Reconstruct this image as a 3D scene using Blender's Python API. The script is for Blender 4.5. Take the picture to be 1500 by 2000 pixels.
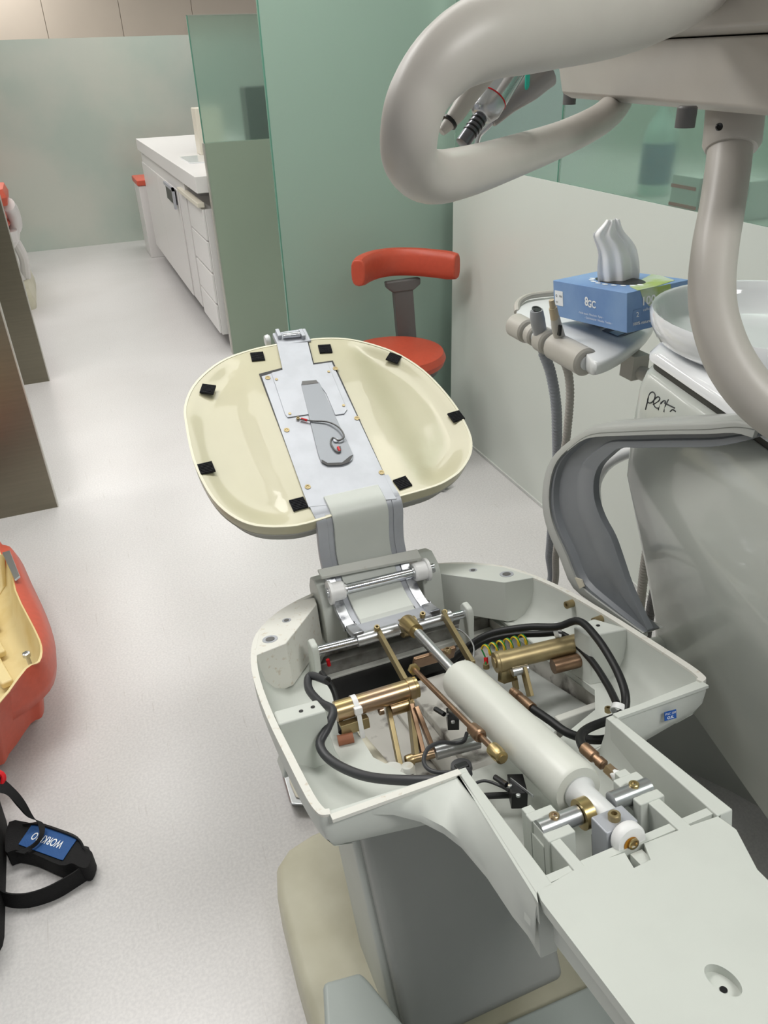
import bpy, bmesh, math, random
from mathutils import Vector as V, Matrix
from mathutils.bvhtree import BVHTree
random.seed(4)
sc = bpy.context.scene; COL = sc.collection
for o in list(bpy.data.objects): bpy.data.objects.remove(o)

# ------------------------------------------------------------ camera
F = 1498.0; H = 1.5; CAM = V((0, 0, H))
M = Matrix(((0.92749219, 0.21720101, -0.30427283), (-0.37234399, 0.46390723, -0.80383458), (-0.03343932, 0.85884446, 0.51114382)))
cd = bpy.data.cameras.new('camera'); cam = bpy.data.objects.new('camera', cd); COL.objects.link(cam)
cd.sensor_fit = 'VERTICAL'; cd.sensor_height = 24; cd.sensor_width = 18; cd.lens = F / 2000 * 24; cd.clip_start = .02
cam.matrix_world = Matrix.Translation(CAM) @ M.to_4x4(); sc.camera = cam

# ------------------------------------------------------------ world, lamps, exposure
w = bpy.data.worlds.new('world'); sc.world = w; w.use_nodes = True
w.node_tree.nodes['Background'].inputs[0].default_value = (.80, .83, .86, 1); w.node_tree.nodes['Background'].inputs[1].default_value = .34
sc.view_settings.view_transform = 'Standard'; sc.view_settings.look = 'None'; sc.view_settings.exposure = 0; sc.view_settings.gamma = 1
sc.view_settings.use_curve_mapping = False
LAMPS = [(-.5, 2.0, 34), (-.5, 3.8, 22), (-.5, 6.0, 28), (1.1, 4.3, 16), (1.1, 7.2, 26), (1.78, 1.9, 16), (.8, 2.2, 12), (1.1, -.7, 40), (-2.4, 3.3, 18), (-.4, 8.95, 22)]  # lamps by the glass shelf, foot plate and back wall are added to brighten them
for i, (x, y, e) in enumerate(LAMPS):
    ld = bpy.data.lights.new('unseen_ceiling_lamp', 'AREA'); ld.shape = 'RECTANGLE'; ld.size = 1.15; ld.size_y = .55; ld.energy = e * .9; ld.color = (1, .985, .96)
    lo = bpy.data.objects.new('unseen_ceiling_lamp', ld); lo.location = (x, y, 2.72); COL.objects.link(lo)

# ------------------------------------------------------------ pixel -> place helpers (a survey of the photograph)
def ray(x, y): return M @ V(((x - 750) / F, (1000 - y) / F, -1))
def ax(x, y, a, val):
    r = ray(x, y); return CAM + r * ((val - CAM[a]) / r[a])
def pd(x, y, dep): return CAM + ray(x, y) * dep
def onpl(x, y, P, n):
    r = ray(x, y); return CAM + r * ((P - CAM).dot(n) / r.dot(n))
CA = math.atan(.235); OC = V((.45, .334, .735)); CU = V((1, 0, 0)); CV = V((0, math.cos(CA), -math.sin(CA))); CW = CU.cross(CV)
BA = math.atan(.40); OB = V((.45, 1.574, .822)); BV = V((0, math.cos(BA), math.sin(BA))); BW = CU.cross(BV)
def CL(u, v, w=0): return OC + CU * u + CV * v + CW * w
def BL(u, v, w=0): return OB + CU * u + BV * v + BW * w
def C(x, y, w=0): return onpl(x, y, OC + CW * w, CW)
def B(x, y, w=0): return onpl(x, y, OB + BW * w, BW)
def Cuv(x, y, w=0):
    p = C(x, y, w) - OC; return (p.dot(CU), p.dot(CV))
def Buv(x, y, w=0):
    p = B(x, y, w) - OB; return (p.dot(CU), p.dot(BV))

# ------------------------------------------------------------ materials
def s2l(c):
    return tuple(((v / 255) / 12.92 if v / 255 <= .04045 else ((v / 255 + .055) / 1.055) ** 2.4) for v in c) + (1,)
MATS = {}
def mat(name, rgb, rough=.4, metal=0, spec=.5, noise=0, nscale=30, bump=0, trans=0, coat=0, rgb2=None, thr=(.4, .6), ior=1.45, rnoise=0, emis=0, stretch=None):
    m = bpy.data.materials.new(name); m.use_nodes = True; nt = m.node_tree; b = nt.nodes['Principled BSDF']
    c = s2l(rgb); b.inputs['Base Color'].default_value = c; b.inputs['Roughness'].default_value = rough; b.inputs['Metallic'].default_value = metal
    b.inputs['Specular IOR Level'].default_value = spec; b.inputs['Transmission Weight'].default_value = trans; b.inputs['Coat Weight'].default_value = coat; b.inputs['IOR'].default_value = ior
    if emis: b.inputs['Emission Color'].default_value = c; b.inputs['Emission Strength'].default_value = emis
    tc = nt.nodes.new('ShaderNodeTexCoord'); mp = nt.nodes.new('ShaderNodeMapping'); nt.links.new(tc.outputs['Object'], mp.inputs[0])
    if stretch: mp.inputs['Scale'].default_value = stretch
    n = nt.nodes.new('ShaderNodeTexNoise'); n.inputs['Scale'].default_value = nscale; n.inputs['Detail'].default_value = 5; nt.links.new(mp.outputs[0], n.inputs['Vector'])
    r = nt.nodes.new('ShaderNodeValToRGB'); r.color_ramp.elements[0].position = thr[0]; r.color_ramp.elements[1].position = thr[1]
    c2 = s2l(rgb2) if rgb2 else tuple(max(0, v * (1 - noise)) for v in c[:3]) + (1,)
    r.color_ramp.elements[0].color = c2; r.color_ramp.elements[1].color = c
    nt.links.new(n.outputs['Fac'], r.inputs[0])
    if noise or rgb2: nt.links.new(r.outputs[0], b.inputs['Base Color'])
    if bump:
        bp = nt.nodes.new('ShaderNodeBump'); bp.inputs['Strength'].default_value = bump; bp.inputs['Distance'].default_value = .002
        nt.links.new(n.outputs['Fac'], bp.inputs['Height']); nt.links.new(bp.outputs[0], b.inputs['Normal'])
    if rnoise:
        mr = nt.nodes.new('ShaderNodeMapRange'); mr.inputs[3].default_value = rough - rnoise; mr.inputs[4].default_value = rough + rnoise
        nt.links.new(n.outputs['Fac'], mr.inputs[0]); nt.links.new(mr.outputs[0], b.inputs['Roughness'])
    MATS[name] = m; return m
cast = mat('cast_white_paint', (204, 208, 202), .42, noise=.05, nscale=6)
castd = mat('scuffed_white_paint', (205, 206, 200), .45, rgb2=(190, 186, 174), nscale=24, thr=(.28, .38))
rimw = mat('worn_rim_paint', (222, 221, 214), .55, rgb2=(206, 198, 184), nscale=90, thr=(.30, .40))
dirty = mat('dirty_white_metal', (196, 194, 188), .5, rgb2=(96, 90, 86), nscale=22, thr=(.30, .44))
alu = mat('brushed_aluminium', (184, 187, 194), .45, metal=.3, noise=.08, nscale=18)
aluf = mat('greasy_aluminium', (200, 202, 206), .3, metal=.8, rgb2=(120, 122, 128), nscale=40, thr=(.35, .5))
chrome = mat('chrome', (215, 217, 222), .12, metal=1)
satin = mat('satin_steel', (196, 198, 200), .3, metal=.9)
gold = mat('zinc_yellow_steel', (186, 166, 116), .3, metal=.9, rgb2=(176, 150, 126), nscale=12)
goldd = mat('dull_yellow_steel', (166, 150, 112), .42, metal=.7, noise=.15, nscale=30)
copper = mat('copper_brown', (150, 122, 98), .35, metal=.8, noise=.2, nscale=25)
black = mat('black_rubber', (28, 29, 30), .45, spec=.4)
blackp = mat('black_plastic', (20, 20, 22), .35)
dgrey = mat('dark_grey_plastic', (98, 97, 96), .4)
hosebk = mat('charcoal_hose', (56, 57, 60), .42, spec=.5)
cream = mat('cream_shell', (192, 187, 158), .32, noise=.04, nscale=5, coat=.25)
creamf = mat('aged_cream_plastic', (228, 210, 158), .45, rgb2=(214, 190, 128), nscale=7, thr=(.3, .5))
orange = mat('orange_vinyl', (206, 92, 70), .42, noise=.06, nscale=60, bump=.05)
orangestool = mat('red_orange_vinyl', (188, 78, 56), .42, noise=.05, nscale=70, bump=.06)
agrey = mat('armrest_blue_grey', (122, 126, 131), .38, noise=.04, nscale=8)
alight = mat('armrest_pale_grey', (172, 174, 170), .35)
velcro = mat('black_hook_tape', (22, 23, 28), .8, bump=1, nscale=400)
nylon = mat('white_nylon', (236, 236, 236), .35)
unitw = mat('gloss_white_shell', (196, 200, 194), .2, noise=.03, nscale=3, coat=.3)
cer = mat('basin_ceramic', (238, 240, 242), .08, coat=.5)
armw = mat('warm_grey_enamel', (186, 181, 174), .4, noise=.03, nscale=20)
beige = mat('beige_base_cover', (208, 205, 184), .45, rgb2=(188, 184, 160), nscale=5, thr=(.35, .6))
laminate = mat('white_laminate', (214, 219, 212), .3, noise=.02, nscale=2)
cabw = mat('cabinet_white', (226, 224, 222), .32)
cream2 = mat('cream_laminate', (222, 216, 200), .35)
sage = mat('sage_panel', (150, 164, 146), .3, noise=.03, nscale=2)
steel = mat('brushed_steel_panel', (132, 127, 112), .34, metal=.8, noise=.06, nscale=3, stretch=(1, 1, 30))
steele = mat('steel_edge', (196, 194, 186), .35, metal=.6)
beigew = mat('beige_wall_panel', (208, 196, 182), .5, noise=.03, nscale=2)
silverg = mat('frosted_silver_glass', (196, 200, 190), .27, metal=.3, rgb2=(182, 194, 184), noise=.05, nscale=1.2, trans=0)
glass = mat('frosted_green_glass', (200, 222, 211), .19, trans=.86, ior=1.45)
glass2 = mat('milky_green_glass', (160, 184, 170), .36, trans=.25, ior=1.45)
gedge = mat('green_glass_edge', (92, 140, 122), .2)
blueb = mat('tissue_box_blue', (132, 164, 206), .4, rgb2=(112, 146, 196), nscale=9, thr=(.35, .65))
greenb = mat('tissue_box_green', (164, 186, 100), .4, rgb2=(192, 206, 186), nscale=16)
paper = mat('tissue_paper', (252, 252, 254), .8, bump=.2, nscale=60)
paper.node_tree.nodes['Principled BSDF'].inputs['Subsurface Weight'].default_value = .6; paper.node_tree.nodes['Principled BSDF'].inputs['Subsurface Radius'].default_value = (.02, .02, .02)
ink = mat('white_print', (240, 243, 246), .5)
inkd = mat('dark_print', (44, 46, 50), .4)
bluel = mat('blue_label', (22, 84, 168), .35)
blued = mat('blue_pad_fabric', (26, 78, 138), .6, bump=.3, nscale=300)
fabric = mat('black_webbing', (11, 11, 13), .8, bump=.4, nscale=300)
red = mat('red_crimp', (206, 24, 34), .35)
green = mat('green_wire', (28, 130, 62), .4); yellow = mat('yellow_wire', (214, 178, 40), .4)
hosep = mat('grey_corrugated_hose', (170, 166, 160), .45); hoseb = mat('blue_grey_hose', (150, 154, 162), .45)
taupe = mat('taupe_grommet', (182, 178, 170), .42)
hgrey = mat('holder_white', (216, 218, 218), .3, coat=.2)
tapbeige = mat('warm_beige_plastic', (184, 168, 142), .4)
btl = mat('translucent_bottle', (196, 226, 218), .3); btlb = mat('blue_bottle_label', (70, 120, 150), .4); boxw = mat('white_carton', (232, 232, 230), .5); boxr = mat('red_carton_print', (206, 70, 52), .5)
teal = mat('teal_ring', (40, 190, 165), .3); rust = mat('rust_stain', (176, 120, 30), .5)

def floor_mat():
    m = bpy.data.materials.new('speckled_vinyl_floor'); m.use_nodes = True; nt = m.node_tree; b = nt.nodes['Principled BSDF']; L = nt.links.new
    tc = nt.nodes.new('ShaderNodeTexCoord')
    def nz(s, d=3):
        n = nt.nodes.new('ShaderNodeTexNoise'); n.inputs['Scale'].default_value = s; n.inputs['Detail'].default_value = d; L(tc.outputs['Object'], n.inputs['Vector']); return n
    a = nz(160, 4); r = nt.nodes.new('ShaderNodeValToRGB'); r.color_ramp.elements[0].position = .36; r.color_ramp.elements[1].position = .64
    r.color_ramp.elements[0].color = s2l((205, 203, 203)); r.color_ramp.elements[1].color = s2l((216, 214, 213)); L(a.outputs['Fac'], r.inputs[0])
    c = nz(1.3, 4); mx = nt.nodes.new('ShaderNodeMixRGB'); mx.blend_type = 'MULTIPLY'; r2 = nt.nodes.new('ShaderNodeValToRGB')
    r2.color_ramp.elements[0].color = (.94, .935, .93, 1); r2.color_ramp.elements[1].color = (1, 1, 1, 1); r2.color_ramp.elements[0].position = .35; r2.color_ramp.elements[1].position = .6
    L(c.outputs['Fac'], r2.inputs[0]); mx.inputs[0].default_value = 1; L(r.outputs[0], mx.inputs[1]); L(r2.outputs[0], mx.inputs[2])
    sc_ = nt.nodes.new('ShaderNodeTexNoise'); mp = nt.nodes.new('ShaderNodeMapping'); mp.inputs['Scale'].default_value = (90, 6, 1); mp.inputs['Rotation'].default_value = (0, 0, .5)
    L(tc.outputs['Object'], mp.inputs[0]); L(mp.outputs[0], sc_.inputs['Vector']); sc_.inputs['Scale'].default_value = 1.6; sc_.inputs['Detail'].default_value = 2
    r3 = nt.nodes.new('ShaderNodeValToRGB'); r3.color_ramp.elements[0].position = .26; r3.color_ramp.elements[1].position = .31; r3.color_ramp.elements[0].color = (.8, .78, .76, 1); r3.color_ramp.elements[1].color = (1, 1, 1, 1)
    L(sc_.outputs['Fac'], r3.inputs[0]); m2 = nt.nodes.new('ShaderNodeMixRGB'); m2.blend_type = 'MULTIPLY'; m2.inputs[0].default_value = .5; L(mx.outputs[0], m2.inputs[1]); L(r3.outputs[0], m2.inputs[2])
    L(m2.outputs[0], b.inputs['Base Color'])
    b.inputs['Roughness'].default_value = .27; b.inputs['Specular IOR Level'].default_value = .5
    bp = nt.nodes.new('ShaderNodeBump'); bp.inputs['Strength'].default_value = .03; bp.inputs['Distance'].default_value = .001; L(a.outputs['Fac'], bp.inputs['Height']); L(bp.outputs[0], b.inputs['Normal'])
    return m
floorm = floor_mat()

# ------------------------------------------------------------ mesh helpers
def spline(pts, k=6, closed=False):
    P = [V(p) for p in pts]; n = len(P); out = []
    for i in range(n if closed else n - 1):
        a = P[(i - 1) % n] if closed or i > 0 else P[0]; b = P[i]; c = P[(i + 1) % n]; d = P[(i + 2) % n] if closed or i + 2 < n else P[-1]
        for j in range(k):
            t = j / k; out.append(.5 * ((2 * b) + (c - a) * t + (2 * a - 5 * b + 4 * c - d) * t * t + (3 * b - a - 3 * c + d) * t ** 3))
    if not closed: out.append(P[-1].copy())
    return out
def lerps(vals, n):
    m = len(vals) - 1; return [vals[min(int(i / (n - 1) * m), m - 1)] * (1 - (i / (n - 1) * m - min(int(i / (n - 1) * m), m - 1))) + vals[min(int(i / (n - 1) * m), m - 1) + 1] * (i / (n - 1) * m - min(int(i / (n - 1) * m), m - 1)) for i in range(n)]
def frame(d):
    d = d.normalized(); h = V((0, 0, 1)) if abs(d.z) < .9 else V((1, 0, 0)); a = d.cross(h).normalized(); return a, d.cross(a).normalized()
class MB:
    def __init__(s): s.bm = bmesh.new()
    def loft(s, rings, cap=True, closed=True, loop=False):
        vs = [[s.bm.verts.new(p) for p in r] for r in rings]; n = len(vs[0]); R = len(vs)
        for i in range(R if loop else R - 1):
            a = vs[i]; b = vs[(i + 1) % R]
            for j in range(n if closed else n - 1):
                k = (j + 1) % n; s.bm.faces.new((a[j], a[k], b[k], b[j]))
        if cap and not loop:
            s.bm.faces.new(list(reversed(vs[0]))); s.bm.faces.new(vs[-1])
        return s
    def tube(s, pts, r, n=12, k=5, sm=True, flat=None):
        P = spline(pts, k) if sm and len(pts) > 2 else [V(p) for p in pts]
        R = lerps(r, len(P)) if isinstance(r, (list, tuple)) else [r] * len(P)
        a = None; rings = []
        for i, p in enumerate(P):
            d = (P[min(i + 1, len(P) - 1)] - P[max(i - 1, 0)]).normalized()
            if a is None: a, b = frame(d)
            a = (a - d * a.dot(d)).normalized(); b = d.cross(a)
            rings.append([p + (a * math.cos(t) + b * math.sin(t)) * R[i] for t in [2 * math.pi * j / n for j in range(n)]])
        return s.loft(rings)
    def cyl(s, p, q, r, r2=None, n=24): return s.tube([p, q], [r, r if r2 is None else r2], n, sm=False)
    def lathe(s, prof, o, d, n=28):
        d = V(d).normalized(); a, b = frame(d); o = V(o)
        return s.loft([[o + d * h + (a * math.cos(t) + b * math.sin(t)) * max(r, 1e-5) for t in [2 * math.pi * j / n for j in range(n)]] for r, h in prof])
    def band(s, r0, r1, h, o, d, n=24):
        d = V(d).normalized(); a, b = frame(d); o = V(o)
        return s.loft([[o + d * hh + (a * math.cos(t) + b * math.sin(t)) * r for t in [2 * math.pi * j / n for j in range(n)]] for r, hh in ((r0, -h), (r1, -h), (r1, h), (r0, h))], loop=True)
    def prism(s, poly, ext):
        P = [V(p) for p in poly]; ext = V(ext); return s.loft([P, [p + ext for p in P]])
    def box(s, c, sz, X=V((1, 0, 0)), Y=V((0, 1, 0)), Z=None):
        c = V(c); X = V(X).normalized(); Y = V(Y).normalized(); Z = X.cross(Y) if Z is None else V(Z).normalized(); a, b, d = [q / 2 for q in sz]
        base = [c - X * a - Y * b - Z * d, c + X * a - Y * b - Z * d, c + X * a + Y * b - Z * d, c - X * a + Y * b - Z * d]
        return s.loft([base, [p + Z * d * 2 for p in base]])
    def aabb(s, x0, x1, y0, y1, z0, z1): return s.box(((x0 + x1) / 2, (y0 + y1) / 2, (z0 + z1) / 2), (x1 - x0, y1 - y0, z1 - z0))
    def cbox(s, u0, u1, v0, v1, w0, w1): return s.box(CL((u0 + u1) / 2, (v0 + v1) / 2, (w0 + w1) / 2), (u1 - u0, v1 - v0, w1 - w0), CU, CV, CW)
    def bar(s, p, q, wd, th, side=V((1, 0, 0))):   # flat bar, th along side
        p = V(p); q = V(q); d = (q - p); L = d.length; d.normalize(); n = side.cross(d).normalized(); sd = d.cross(n)
        return s.box((p + q) / 2, (L, wd, th), d, n, sd)
    def ribbon(s, A, B_, th):
        A = spline(A, 5); B_ = spline(B_, 5); n = min(len(A), len(B_)); rings = []
        for i in range(n):
            a, b = A[i], B_[i]; t = (A[min(i + 1, n - 1)] - A[max(i - 1, 0)]); nn = t.cross(b - a).normalized() * th / 2
            rings.append([a + nn, b + nn, b - nn, a - nn])
        return s.loft(rings)
    def build(s, name, m, parent=None, bevel=0, seg=2, ang=35, sub=0, label=None, kind=None):
        bmesh.ops.recalc_face_normals(s.bm, faces=s.bm.faces)
        me = bpy.data.meshes.new(name); s.bm.to_mesh(me); s.bm.free(); me.materials.append(m)
        for p in me.polygons: p.use_smooth = True
        me.set_sharp_from_angle(angle=math.radians(ang))
        o = bpy.data.objects.new(name, me); COL.objects.link(o)
        if bevel:
            md = o.modifiers.new('bevel', 'BEVEL'); md.width = bevel; md.segments = seg; md.limit_method = 'ANGLE'; md.angle_limit = math.radians(40); md.harden_normals = True
        if sub: md = o.modifiers.new('sub', 'SUBSURF'); md.levels = sub; md.render_levels = sub
        if parent: put(o, parent)
        if label: o['label'] = label
        if kind: o['kind'] = kind
        return o
def wloc(o): return o.matrix_basis.translation + (wloc(o.parent) if o.parent else V((0, 0, 0)))
def put(o, parent):
    # re-express the mesh about its parent's place, so children carry plain local coordinates
    o.parent = parent; d = wpos(parent)
    o.data.transform(Matrix.Translation(-d)) if not o.get('_moved') else None
    return o
def wpos(o):
    p = V(o.location); q = o.parent
    while q: p += V(q.location); q = q.parent
    return p
def tag(o, label, cat, group=None):
    o['label'] = label; o['category'] = cat
    if group: o['group'] = group
    return o
def thing(name, loc, label, cat, group=None):
    o = bpy.data.objects.new(name, None); COL.objects.link(o); o.location = V(loc); o.empty_display_size = .05; return tag(o, label, cat, group)
def struct(o): o['kind'] = 'structure'; return o
def text(body, o, xd, yd, size, m, parent, name='lettering', th=.0003, align='CENTER', bold=0, fit=None):
    cu = bpy.data.curves.new('txt', 'FONT'); cu.body = body; cu.size = 1; cu.extrude = 0; cu.align_x = align; cu.align_y = 'CENTER'; cu.offset = bold; cu.resolution_u = 3
    t = bpy.data.objects.new('txt', cu); COL.objects.link(t); dg = bpy.context.evaluated_depsgraph_get(); me = bpy.data.meshes.new_from_object(t.evaluated_get(dg)); bpy.data.objects.remove(t)
    xd = V(xd).normalized(); yd = V(yd); yd = (yd - xd * yd.dot(xd)).normalized(); n = xd.cross(yd)
    W = max(v.co.x for v in me.vertices) - min(v.co.x for v in me.vertices); k = size if fit is None else fit / W
    base = V(o)
    for v in me.vertices: v.co = base + xd * v.co.x * k + yd * v.co.y * size + n * th
    me.materials.clear(); me.materials.append(m)
    ob = bpy.data.objects.new(name, me); COL.objects.link(ob); put(ob, parent) if parent else None; return ob
def bolt(parent, p, d, r, h, m=gold, name='bolt'):
    d = V(d).normalized(); mb = MB(); a, b = frame(d); p = V(p)
    def ring(rr, hh, n=12): return [p + d * hh + (a * math.cos(2 * math.pi * j / n) + b * math.sin(2 * math.pi * j / n)) * rr for j in range(n)]
    mb.loft([ring(r, 0), ring(r, h * .85), ring(r * .88, h), ring(r * .5, h), ring(r * .45, h * .35)])
    return mb.build(name, m, parent)
def hit(o, x, y, off=.0006):
    me = o.data; T = wpos(o); bt = BVHTree.FromPolygons([v.co + T for v in me.vertices], [p.vertices[:] for p in me.polygons])
    r = ray(x, y).normalized(); loc, n, i, d = bt.ray_cast(CAM, r)
    if loc is None: return None, None
    if n.dot(r) > 0: n = -n
    return loc + n * off, n
def rrect(cx, cy, hx, hy, r, z, n=6):
    out = []
    for sx, sy, a0 in ((1, 1, 0), (-1, 1, 90), (-1, -1, 180), (1, -1, 270)):
        for i in range(n + 1):
            a = math.radians(a0 + 90 * i / n); out.append(V((cx + sx * (hx - r) + r * math.cos(a), cy + sy * (hy - r) + r * math.sin(a), z)))
    return out
def area2(P): return sum(P[i][0] * P[(i + 1) % len(P)][1] - P[(i + 1) % len(P)][0] * P[i][1] for i in range(len(P)))
def inset(P, d):
    n = len(P); sgn = 1 if area2(P) > 0 else -1; out = []
    for i in range(n):
        a, b, c = P[i - 1], P[i], P[(i + 1) % n]
        e1 = V((b[0] - a[0], b[1] - a[1])).normalized(); e2 = V((c[0] - b[0], c[1] - b[1])).normalized()
        n1 = V((-e1.y, e1.x)) * sgn; n2 = V((-e2.y, e2.x)) * sgn; m_ = n1 + n2; k = m_.length_squared
        m_ = m_ * (2 / max(k, .7)); out.append((b[0] + m_.x * d, b[1] + m_.y * d))
    return out

# ============================================================ SETTING
struct(MB().aabb(-5, 3.6, -2.5, 12, -.05, 0).build('floor', floorm))
ce = MB().aabb(-5, 3.6, -2.5, 12, 2.8, 2.85).build('ceiling', mat('ceiling_white', (225, 224, 220), .8)); struct(ce)
wr = struct(MB().aabb(1.455, 1.50, -1.2, 2.93, 0, 1.141).build('wall_right', laminate))
trim = struct(MB().aabb(1.449, 1.4555, -1.2, 2.93, .001, .012).build('baseboard_right', mat('sealant_white', (206, 208, 204), .5)))
# frosted panes on the low right wall: two panes with a seam
g = MB().aabb(1.458, 1.466, 2.207, 2.93, 1.1412, 2.55).build('glass_pane', glass, wr)
g = MB().aabb(1.458, 1.466, -1.2, 2.203, 1.1412, 2.55).build('glass_pane', glass, wr)
MB().aabb(1.456, 1.468, 2.2032, 2.2068, 1.1412, 2.55).build('glass_edge', gedge, wr)
MB().aabb(1.50, 2.1, -1.2, 2.93, 1.115, 1.14).build('shelf_board', cabw, wr)
struct(MB().aabb(2.1, 2.16, -1.2, 2.93, 0, 2.6).build('wall_behind_glass', mat('dim_green_wall', (150, 168, 156), .5)))
# tall partition behind the stool
tp = thing('partition_panel', (1.13, 3.06, 0), 'tall pale green frosted glass partition panel standing behind the red stool', 'partition')
MB().aabb(.772, 1.62, 3.055, 3.067, 0, 2.75).build('glass_pane', glass2, tp)
MB().aabb(.767, .772, 3.054, 3.068, 0, 2.75).build('glass_edge', gedge, tp)
# low panel with upper glass
lp = thing('partition_panel', (1.2, 4.46, 0), 'opaque sage green lower partition panel at the near end of the white counter', 'partition')
MB().aabb(.765, 1.7, 4.448, 4.49, 0, 1.138).build('panel', sage, lp)
MB().aabb(.759, .765, 4.447, 4.491, 0, 1.138).build('edge_strip', steele, lp)
up = thing('glass_screen', (1.2, 4.46, 1.138), 'frosted green glass screen mounted on top of the sage lower panel', 'screen')
MB().aabb(.768, 1.7, 4.455, 4.465, 1.1381, 1.698).build('glass_pane', glass, up)
MB().aabb(.763, .768, 4.454, 4.466, 1.1381, 1.700).build('glass_edge', gedge, up)
MB().aabb(.763, 1.7, 4.454, 4.466, 1.698, 1.701).build('top_edge', steele, up)
# back screen and beige wall beyond
struct(MB().aabb(-2.8, 2.2, 8.3, 8.32, 0, 1.722).build('wall_back_screen', silverg))
bw = struct(MB().aabb(-3.4, 3.3, 9.5, 9.56, 0, 2.8).build('wall_back', beigew))
x = -3.35
while x < 3.2:
    MB().aabb(x + .003, x + .717, 9.482, 9.499, 0, 2.79).build('wall_panel', beigew, bw); x += .72
# posts left (brushed steel screens)
for (y, lab) in ((2.946, 'brushed steel partition end panel nearest the camera at the left edge'), (4.481, 'brushed steel partition end panel further back, behind the nearest one')):
    t = thing('steel_panel', (-.7, y + .02, 0), lab, 'panel')
    MB().aabb(-1.5, -.272, y, y + .035, 0, 2.2).build('panel', steel, t)
    MB().aabb(-.272, -.268, y - .001, y + .036, 0, 2.2).build('edge_strip', steele, t)

# counter along the back right
ct = thing('counter', (1.05, 5.7, 0), 'long white floating counter with a white worktop behind the green panels', 'counter')
MB().aabb(.722, 1.42, 5.12, 7.34, .12, .885).build('body', cabw, ct, bevel=.003)
MB().aabb(.714, .7218, 6.4, 7.335, .125, .80).build('door', cabw, ct, bevel=.002)
MB().aabb(.714, .7218, 5.42, 6.392, .125, .80).build('door', cabw, ct, bevel=.002)
MB().aabb(.80, 1.42, 5.2, 7.2, 0, .12).build('shade_block', mat('under_counter_shade', (60, 60, 60), .6), ct)  # dark block stands in for the shadow under the floating counter
MB().aabb(.70, 1.43, 4.52, 7.35, .89, .975).build('worktop', cabw, ct, bevel=.003)
hd = MB().aabb(.7, .7138, 5.50, 5.86, .70, .79).build('handle_recess', blackp, ct)
MB().aabb(.69, .704, 5.46, 5.50, .68, .81).aabb(.69, .704, 5.46, 5.86, .79, .81).build('handle_lip', alu, ct)
cb = thing('mobile_cabinet', (1.05, 4.85, 0), 'white drawer cabinet on castors under the near end of the counter', 'cabinet')
MB().aabb(.735, 1.35, 4.56, 5.08, .09, .80).build('body', cabw, cb, bevel=.003)
for z0 in (.10, .28, .46, .635):
    MB().aabb(.722, .7345, 4.565, 5.075, z0, z0 + .165).build('drawer', cabw, cb, bevel=.003)
MB().aabb(.70, .74, 4.57, 5.3, .81, .835).build('top_ledge', cream2, cb, bevel=.003)
for (a, b_) in ((.83, 5.0), (.83, 4.63), (1.3, 5.0), (1.3, 4.63)):
    f = MB().cyl((a - .018, b_, .038), (a + .018, b_, .038), .038, n=20).build('castor', dgrey, cb)
    MB().aabb(a - .03, a + .03, b_ - .02, b_ + .02, .076, .089).build('bracket', satin, f)
tag(MB().loft([rrect(.90, 5.35, .12, .2, .03, .9755), rrect(.90, 5.35, .12, .2, .03, .982)]).build('white_mat', cer), 'flat white mat lying on the worktop beside the glass screen', 'mat')
tag(MB().aabb(.93, 1.1, 5.6, 5.75, .9755, 1.25).build('dispenser', cream2, bevel=.006), 'cream coloured upright dispenser box on the worktop behind the screen', 'dispenser')
tag(MB().aabb(1.03, 1.33, 4.54, 4.68, .9755, 1.385).build('monitor', blackp, bevel=.01), 'dark upright monitor blurred behind the frosted glass screen', 'monitor')
rs = tag(MB().aabb(.66, 1.1, 7.42, 7.8, 0, .60).build('storage_unit', cabw, bevel=.004), 'low white storage unit with orange top at the far end of the counter', 'cabinet')
MB().aabb(.65, 1.1, 7.41, 7.81, .601, .65).build('orange_top', orange, rs, bevel=.01)

# things behind the right glass
bt = thing('bottle', (1.55, 1.86, 1.14), 'pale translucent bottle with blue label blurred behind the right frosted glass', 'bottle')
MB().lathe([(.040, 0), (.043, .01), (.043, .15), (.036, .175), (.014, .21), (.013, .23), (.018, .232), (.016, .262), (.008, .275)], bt.location, (0, 0, 1)).build('body', btl, bt)
MB().lathe([(.0436, .03), (.0440, .032), (.0440, .13), (.0436, .132)], bt.location, (0, 0, 1)).build('label_wrap', btlb, bt)
for i, (y0, y1, h_, lb) in enumerate(((1.60, 1.70, .075, 'small white carton with red stripe behind glass, right beside the bottle'), (1.44, 1.59, .085, 'wider white carton with red stripe behind glass, partly behind the tray post'))):
    c_ = thing('carton', (1.51, (y0 + y1) / 2, 1.14), lb, 'box')
    MB().aabb(1.472, 1.55, y0, y1, 1.1405, 1.1405 + h_).build('box_body', boxw, c_, bevel=.002)
    MB().aabb(1.4705, 1.4719, y0, y1, 1.142, 1.150).build('stripe', boxr, c_)
    MB().aabb(1.4705, 1.4719, y0 + .01, y1, 1.1405 + h_ - .03, 1.1405 + h_ - .022).build('stripe', boxr, c_)

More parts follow.
